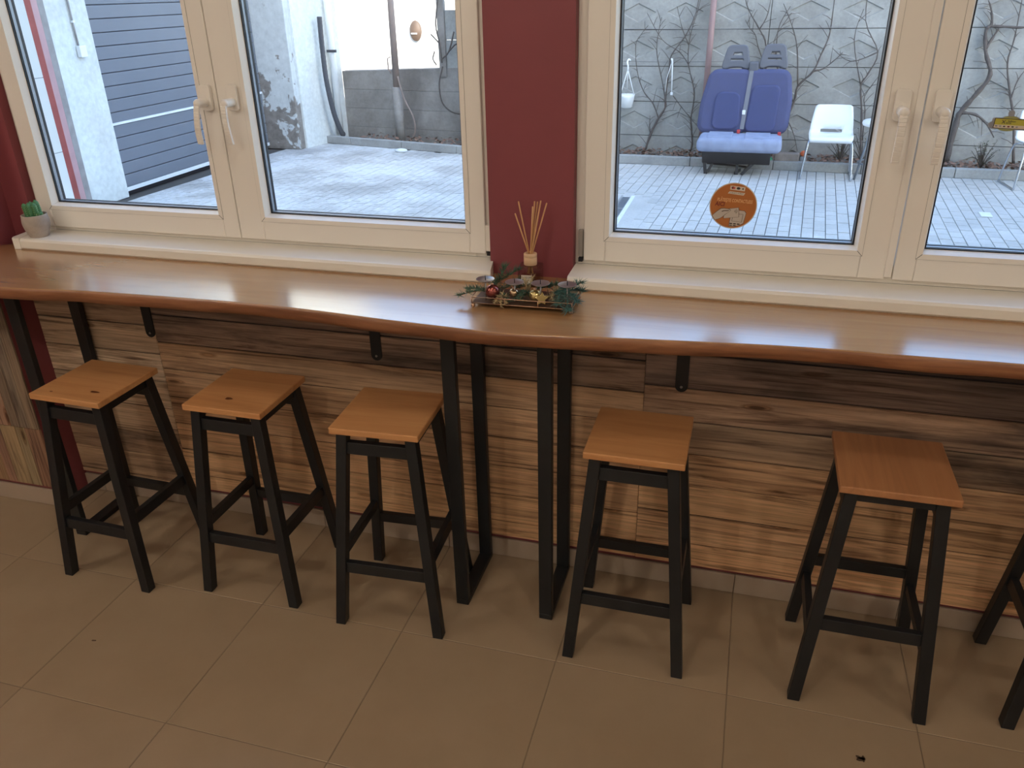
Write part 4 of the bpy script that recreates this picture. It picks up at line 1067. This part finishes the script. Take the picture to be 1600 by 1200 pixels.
for k, (lab, r0) in VL.items():
    x0, z0 = VI[k][0]; t = thing('climbing_vine', lab, 'vine', (x0, wy(x0)-.05, ZG+.07), 0, 'climbing vines on the panel wall')
    o0 = Vector(t.location)
    for kk in sorted(n for n in VI if n.startswith(k)):
        P3 = smooth_path([(x, wy(x)-.055-.015*math.sin(7*x+5*z), max(z, ZG+.05)) for x, z in VI[kk]], 4); n = len(P3)
        r = r0 if kk == k else r0*.55
        obj('trunk' if kk == k else 'branch', B().tube([p-o0 for p in P3], [max(.0035, r*(1-.75*i/n)*(1+.18*math.sin(i*2.1))) for i in range(n)], 7), MAT['vine'], t)
        tw = B()
        for i in range(2, n-1, 2):
            d = (P3[i+1]-P3[i-1]).normalized(); a = rnd.choice((-1, 1))*rnd.uniform(.5, 1.1); l = rnd.uniform(.06, .20)
            v = Vector((d.x*math.cos(a)-d.z*math.sin(a), -.05, d.x*math.sin(a)+d.z*math.cos(a)))
            p = P3[i]-o0; tw.tube([p, p+v*l*.5+Vector((0, 0, .01)), p+v*l], [.0035, .003, .0018], 5)
        if len(tw.bm.verts): obj('twigs', tw, MAT['vine'], t)['kind'] = 'stuff'
        else: tw.bm.free()
vp = thing('climbing_vine', 'small bare vine on the low wall below the grey fence post', 'vine', (-4.3, 9.17, .86), 0, 'climbing vines on the panel wall')
for path in ([(0, .02, 0), (-.05, -.02, -.22), (-.02, -.03, -.47), (.12, -.04, -.60), (.3, -.06, -.63)], [(.0, .0, .05), (-.02, .0, .3), (-.06, 0, .55), (0, 0, .9)], [(-.02, 0, .3), (-.14, 0, .42)], [(-.08, 0, .02), (-.13, .0, .1), (-.10, 0, .2)], [(0, 0, .1), (.12, -.02, .2), (.2, 0, .45)], [(.1, -.02, .18), (.25, -.02, .3), (.35, -.02, .2)]):
    obj('branch', B().tube(smooth_path(path, 4), .010, 6), MAT['vine'], vp)

# shrubs in the bed
def shrub(x, y, lab, h, n, seed, leaf):
    t = thing('shrub', lab, 'shrub', (x, y, ZG+.07), 0, 'shrubs in the bed'); rr = random.Random(seed); lf = B()
    for i in range(n):
        a = rr.uniform(0, 6.28); sp_ = rr.uniform(.05, .22); hh = h*rr.uniform(.5, 1.0)
        P3 = smooth_path([(0, 0, 0), (sp_*.4*math.cos(a), sp_*.25*math.sin(a), hh*.5), (sp_*math.cos(a), sp_*.5*math.sin(a), hh)], 3)
        obj('twig', B().tube(P3, [.007, .006, .006, .005, .004, .003, .002][:len(P3)], 5), MAT['vine'], t)
        for q in range(leaf):
            p = P3[rr.randrange(2, len(P3))]; l = rr.uniform(.012, .026); d = Vector((rr.uniform(-1, 1), rr.uniform(-1, 1), rr.uniform(-.4, .8))).normalized(); s_ = d.cross(Vector((.2, .4, 1))).normalized()*l*.4
            c = p+d*.012; V = [lf.bm.verts.new(c), lf.bm.verts.new(c+d*l*.5+s_), lf.bm.verts.new(c+d*l), lf.bm.verts.new(c+d*l*.5-s_)]; lf.bm.faces.new(V)
    obj('leaves', lf, MAT['shrub'], t)['kind'] = 'stuff'
shrub(1.03, 8.34, 'twiggy shrub in the bed behind the legs of the white chair', .34, 16, 4, 14)
shrub(1.27, 8.36, 'low leafy shrub in the bed behind the round white stool', .42, 10, 8, 10)
shrub(2.52, 8.20, 'low green shrub in the bed seen in the rightmost pane', .30, 18, 5, 18)

# stone block, balls, white tile
sb = obj('stone_block', B().box(-.14, .14, -.06, .06, 0, .115), MAT['stone'], loc=(.41, 8.17, ZG+.075), bevel=.012); sb.rotation_euler = (0, 0, -.05)
tag(sb, 'rough brown grey stone block in the bed beside the van seat', 'stone')
t = obj('orange_ball', B().ball((0, 0, .035), .035, 14), MAT['ball'], loc=(.595, 8.17, ZG+.15)); tag(t, 'small orange ball beside the stone block', 'ball')
t = obj('pale_stone', B().ball((0, 0, .045), .05, 10, (.9, .8, .9)), MAT['kerb'], loc=(.595, 8.17, ZG+.07)); tag(t, 'pale round stone under the small orange ball', 'stone')
t = obj('green_ball', B().ball((0, 0, .035), .036, 14, (1, 1, .9)), MAT['green'], loc=(.215, 8.15, ZG+.075)); tag(t, 'small green ball in the bed left of the stone block', 'ball')
t = obj('white_tile', B().box(-.05, .05, -.085, .085, 0, .008), MAT['frost'], loc=(2.19, 6.27, ZG+.0015), bevel=.002); t.rotation_euler = (0, 0, SLANT); tag(t, 'small white rectangular tile lying on the grey pavers', 'tile')

# ------------------------------------------------------------------ double van seat
VS = (-.14, 7.95, ZG)
van = thing('van_seat', 'blue double van seat with grey headrests standing against the panel wall', 'seat', VS, math.radians(-1))
def VP(px, py, y=None):   # photograph offsets -> local metres of the seat face
    return (-.47+(px-1095)*.00731, .48+(200-py)*.00717+(px-1095)*.00015)
lean = math.radians(11); upv = (0, math.sin(lean), math.cos(lean))
def face(pts, depth, bevel, y, mat, name, par):
    me = curve_mesh(name, pts, depth-2*bevel if depth > 2*bevel else depth, bevel)
    z0 = .46
    for v in me.vertices: v.co.y = (v.co.y-z0)/math.cos(lean)
    me = place_mesh(me, (0, y, z0), (1, 0, 0), upv)
    for p in me.polygons: p.use_smooth = True
    return obj(name, me, mat, par)
def rnd_poly(pts, r, n=5):
    out = []; m = len(pts)
    for i in range(m):
        p = Vector((*pts[i], 0)); a = (Vector((*pts[i-1], 0))-p); c = (Vector((*pts[(i+1) % m], 0))-p); ra = min(r, a.length*.45); rc = min(r, c.length*.45)
        A = p+a.normalized()*ra; C = p+c.normalized()*rc
        for k in range(n+1):
            t = k/n; q = A.lerp(p, t).lerp(p.lerp(C, t), t); out.append((q.x, q.y))
    return out
bkL = rnd_poly([VP(1094, 203), VP(1096, 165), VP(1107, 118), VP(1162, 119), VP(1163, 203)], .07)
bkR = rnd_poly([VP(1163.5, 203), VP(1162.5, 119), VP(1219, 120), VP(1225, 160), VP(1223, 205)], .07)
bl = face([bkL], .15, .05, .12, MAT['blue'], 'backrest', van); br = face([bkR], .15, .05, .12, MAT['blue'], 'backrest', van)
face([rnd_poly([VP(1112, 200), VP(1116, 147), VP(1150, 148), VP(1151, 200)], .08)], .05, .02, .05, MAT['bluepad'], 'back_pad', bl)
face([rnd_poly([VP(1165, 203), VP(1172, 138), VP(1210, 138), VP(1207, 204)], .06)], .05, .02, .05, MAT['bluepad'], 'back_pad', br)
cx0, cx1 = -.475, .465
cus = obj('seat_cushion', B().box(cx0, cx1, -.42, .08, .28, .435), MAT['bluefade'], van, bevel=.055, seg=5)
for p in cus.data.polygons: p.use_smooth = True
for a, c in ((-.37, -.09), (.05, .33)): obj('cushion_panel', B().box(a, c, -.34, .06, .425, .445), MAT['bluefade'], cus, bevel=.008)
obj('seat_base', B().prism([(-.36, .29), (.06, .29), (.0, .12), (-.22, .12)], 'x', -.41, .36), MAT['blackbase'], van, bevel=.01)
def HP(zx, zy): return VP(1060+zx/5.215, 60+zy/5.215)
for dx in (0, 298):
    out = rnd_poly([HP(308+dx, 255), HP(348+dx, 92), HP(492+dx, 92), HP(526+dx, 262), HP(500+dx, 266), HP(462+dx, 246), HP(368+dx, 246), HP(338+dx, 262)], .045)
    h1 = rnd_poly([HP(374+dx, 172), HP(388+dx, 134), HP(460+dx, 134), HP(474+dx, 174)], .012); h2 = rnd_poly([HP(358+dx, 212), HP(362+dx, 182), HP(476+dx, 184), HP(484+dx, 214)], .012)
    hd = face([out, h1, h2], .075, .014, .12, MAT['headrest'], 'headrest', van)
    for zx in (338, 472):
        (x, z_) = HP(zx+dx, 300); (x2, z2) = HP(zx+dx, 250)
        ty = lambda zz: .12+(zz-.46)*math.tan(lean)
        obj('headrest_rod', B().tube([(x, ty(z_), z_-.02), (x2, ty(z2), z2+.01)], .007, 8), MAT['steel'], hd)
ty = lambda zz: .12+(zz-.46)*math.tan(lean)
(x, z_) = HP(562, 262)
obj('belt_guide', B().box(x-.052, x+.052, ty(z_)-.07, ty(z_)+.05, z_-.08, z_+.07), MAT['headrest'], van, bevel=.015)
pts = [HP(550, 280), HP(528, 590), HP(517, 738)]
bb_ = B()
for (xa, za), (xb, zb2) in zip(pts, pts[1:]): bb_.beam((xa, ty(za)-.082, za), (xb, ty(zb2)-.082, zb2), .047, .006)
bt_ = obj('seat_belt', bb_, MAT['belt'], van)
(x, z_) = HP(520, 600); obj('belt_tongue', B().box(x-.018, x+.018, ty(z_)-.098, ty(z_)-.083, z_-.03, z_+.02), MAT['white'], bt_, bevel=.004)
for q in ((495, 750), (822, 768)):
    (x, z_) = HP(*q); obj('buckle', B().box(x-.018, x+.018, -.06, -.02, z_-.02, z_+.02), MAT['redb'], van, bevel=.005)
bs = MAT['blackbase']
obj('leg', B().beam((-.40, -.20, .26), (-.36, -.22, .0), .035, .03).beam((-.355, -.22, .012), (-.33, -.0, .012), .035, .02).beam((-.335, -.22, .02), (-.25, -.14, .2), .03, .02), bs, van)
obj('leg', B().beam((.05, -.22, .0), (.30, -.15, .26), .032, .03).beam((.0, -.22, .0), (-.01, -.14, .2), .03, .025).beam((-.02, -.22, .012), (.03, .0, .012), .035, .02).beam((.08, -.14, .03), (.27, -.1, .25), .03, .02), bs, van)
obj('seat_slide', B().tube([(-.36, -.1, .10), (.1, -.1, .07)], .012, 8), bs, van)

# ------------------------------------------------------------------ white shell chairs
def shell_chair(lab, loc, rz):
    t = thing('shell_chair', lab, 'chair', loc, rz, 'white plastic chairs in the courtyard')
    prof = [(-.235, .415, .215), (-.245, .445, .225), (-.215, .462, .232), (-.12, .455, .235), (-.0, .448, .237), (.09, .452, .236), (.135, .470, .234), (.160, .505, .230), (.18, .56, .226), (.205, .65, .214), (.226, .71, .204), (.236, .745, .196), (.24, .762, .172)]
    b = B(); nu = 17; rows = []
    for y, z, hw in prof:
        row = []
        for k in range(nu):
            u = -1+2*k/(nu-1); bend = .028*abs(u)**3
            row.append(b.bm.verts.new((u*hw, y-(bend if z > .5 else 0), z+(bend*.8 if z < .5 and y > -.2 else 0))))
        rows.append(row)
    for j in range(len(rows)-1):
        for k in range(nu-1):
            if j == 6 and 4 <= k < nu-5: continue          # hand slot at the foot of the backrest
            b.bm.faces.new((rows[j][k], rows[j][k+1], rows[j+1][k+1], rows[j+1][k])).smooth = True
    o = obj('shell', b, MAT['white'], t); md = o.modifiers.new('thick', 'SOLIDIFY'); md.thickness = .012; md.offset = 0
    for s_ in (-1, 1):
        P3 = smooth_path([(s_*.17, .02, .435), (s_*.21, -.13, .43), (s_*.235, -.19, .36), (s_*.265, -.225, .05), (s_*.268, -.215, .012), (s_*.268, -.15, .011), (s_*.262, .19, .011), (s_*.26, .225, .04), (s_*.23, .15, .38), (s_*.2, .09, .43), (s_*.16, .04, .435)], 4)
        obj('sled_leg', B().tube(P3, .0105, 8), MAT['steel'], t)
    obj('cross_tube', B().tube([(-.18, .02, .432), (.18, .02, .432)], .0105, 8), MAT['steel'], t)
    return t
ch = shell_chair('white plastic shell chair on chrome sled legs right of the van seat', (.84, 7.795, ZG), math.radians(-3))
dup(ch, (2.93, 7.66, ZG), math.radians(6), 'white plastic shell chair cut off by the right edge of the photo')
tb = thing('round_stool', 'round white stool with thin grey tube legs beside the white chair', 'stool', (1.35, 7.76, ZG))
obj('seat', B().lathe([(.17, .575), (.195, .583), (.205, .605), (.2, .628), (.18, .638), (.01, .64)], 32), MAT['white'], tb)
for k in range(4):
    a = math.radians(200+90*k); c, s_ = math.cos(a), math.sin(a)
    obj('leg', B().tube([(.10*c, .10*s_, .58), (.22*c, .22*s_, .0)], .013, 8), MAT['greysteel'], tb)
obj('foot_ring', B().tube([(.19*math.cos(2*PI*k/20), .19*math.sin(2*PI*k/20), .18) for k in range(20)], .009, 6, closed=True), MAT['greysteel'], tb)
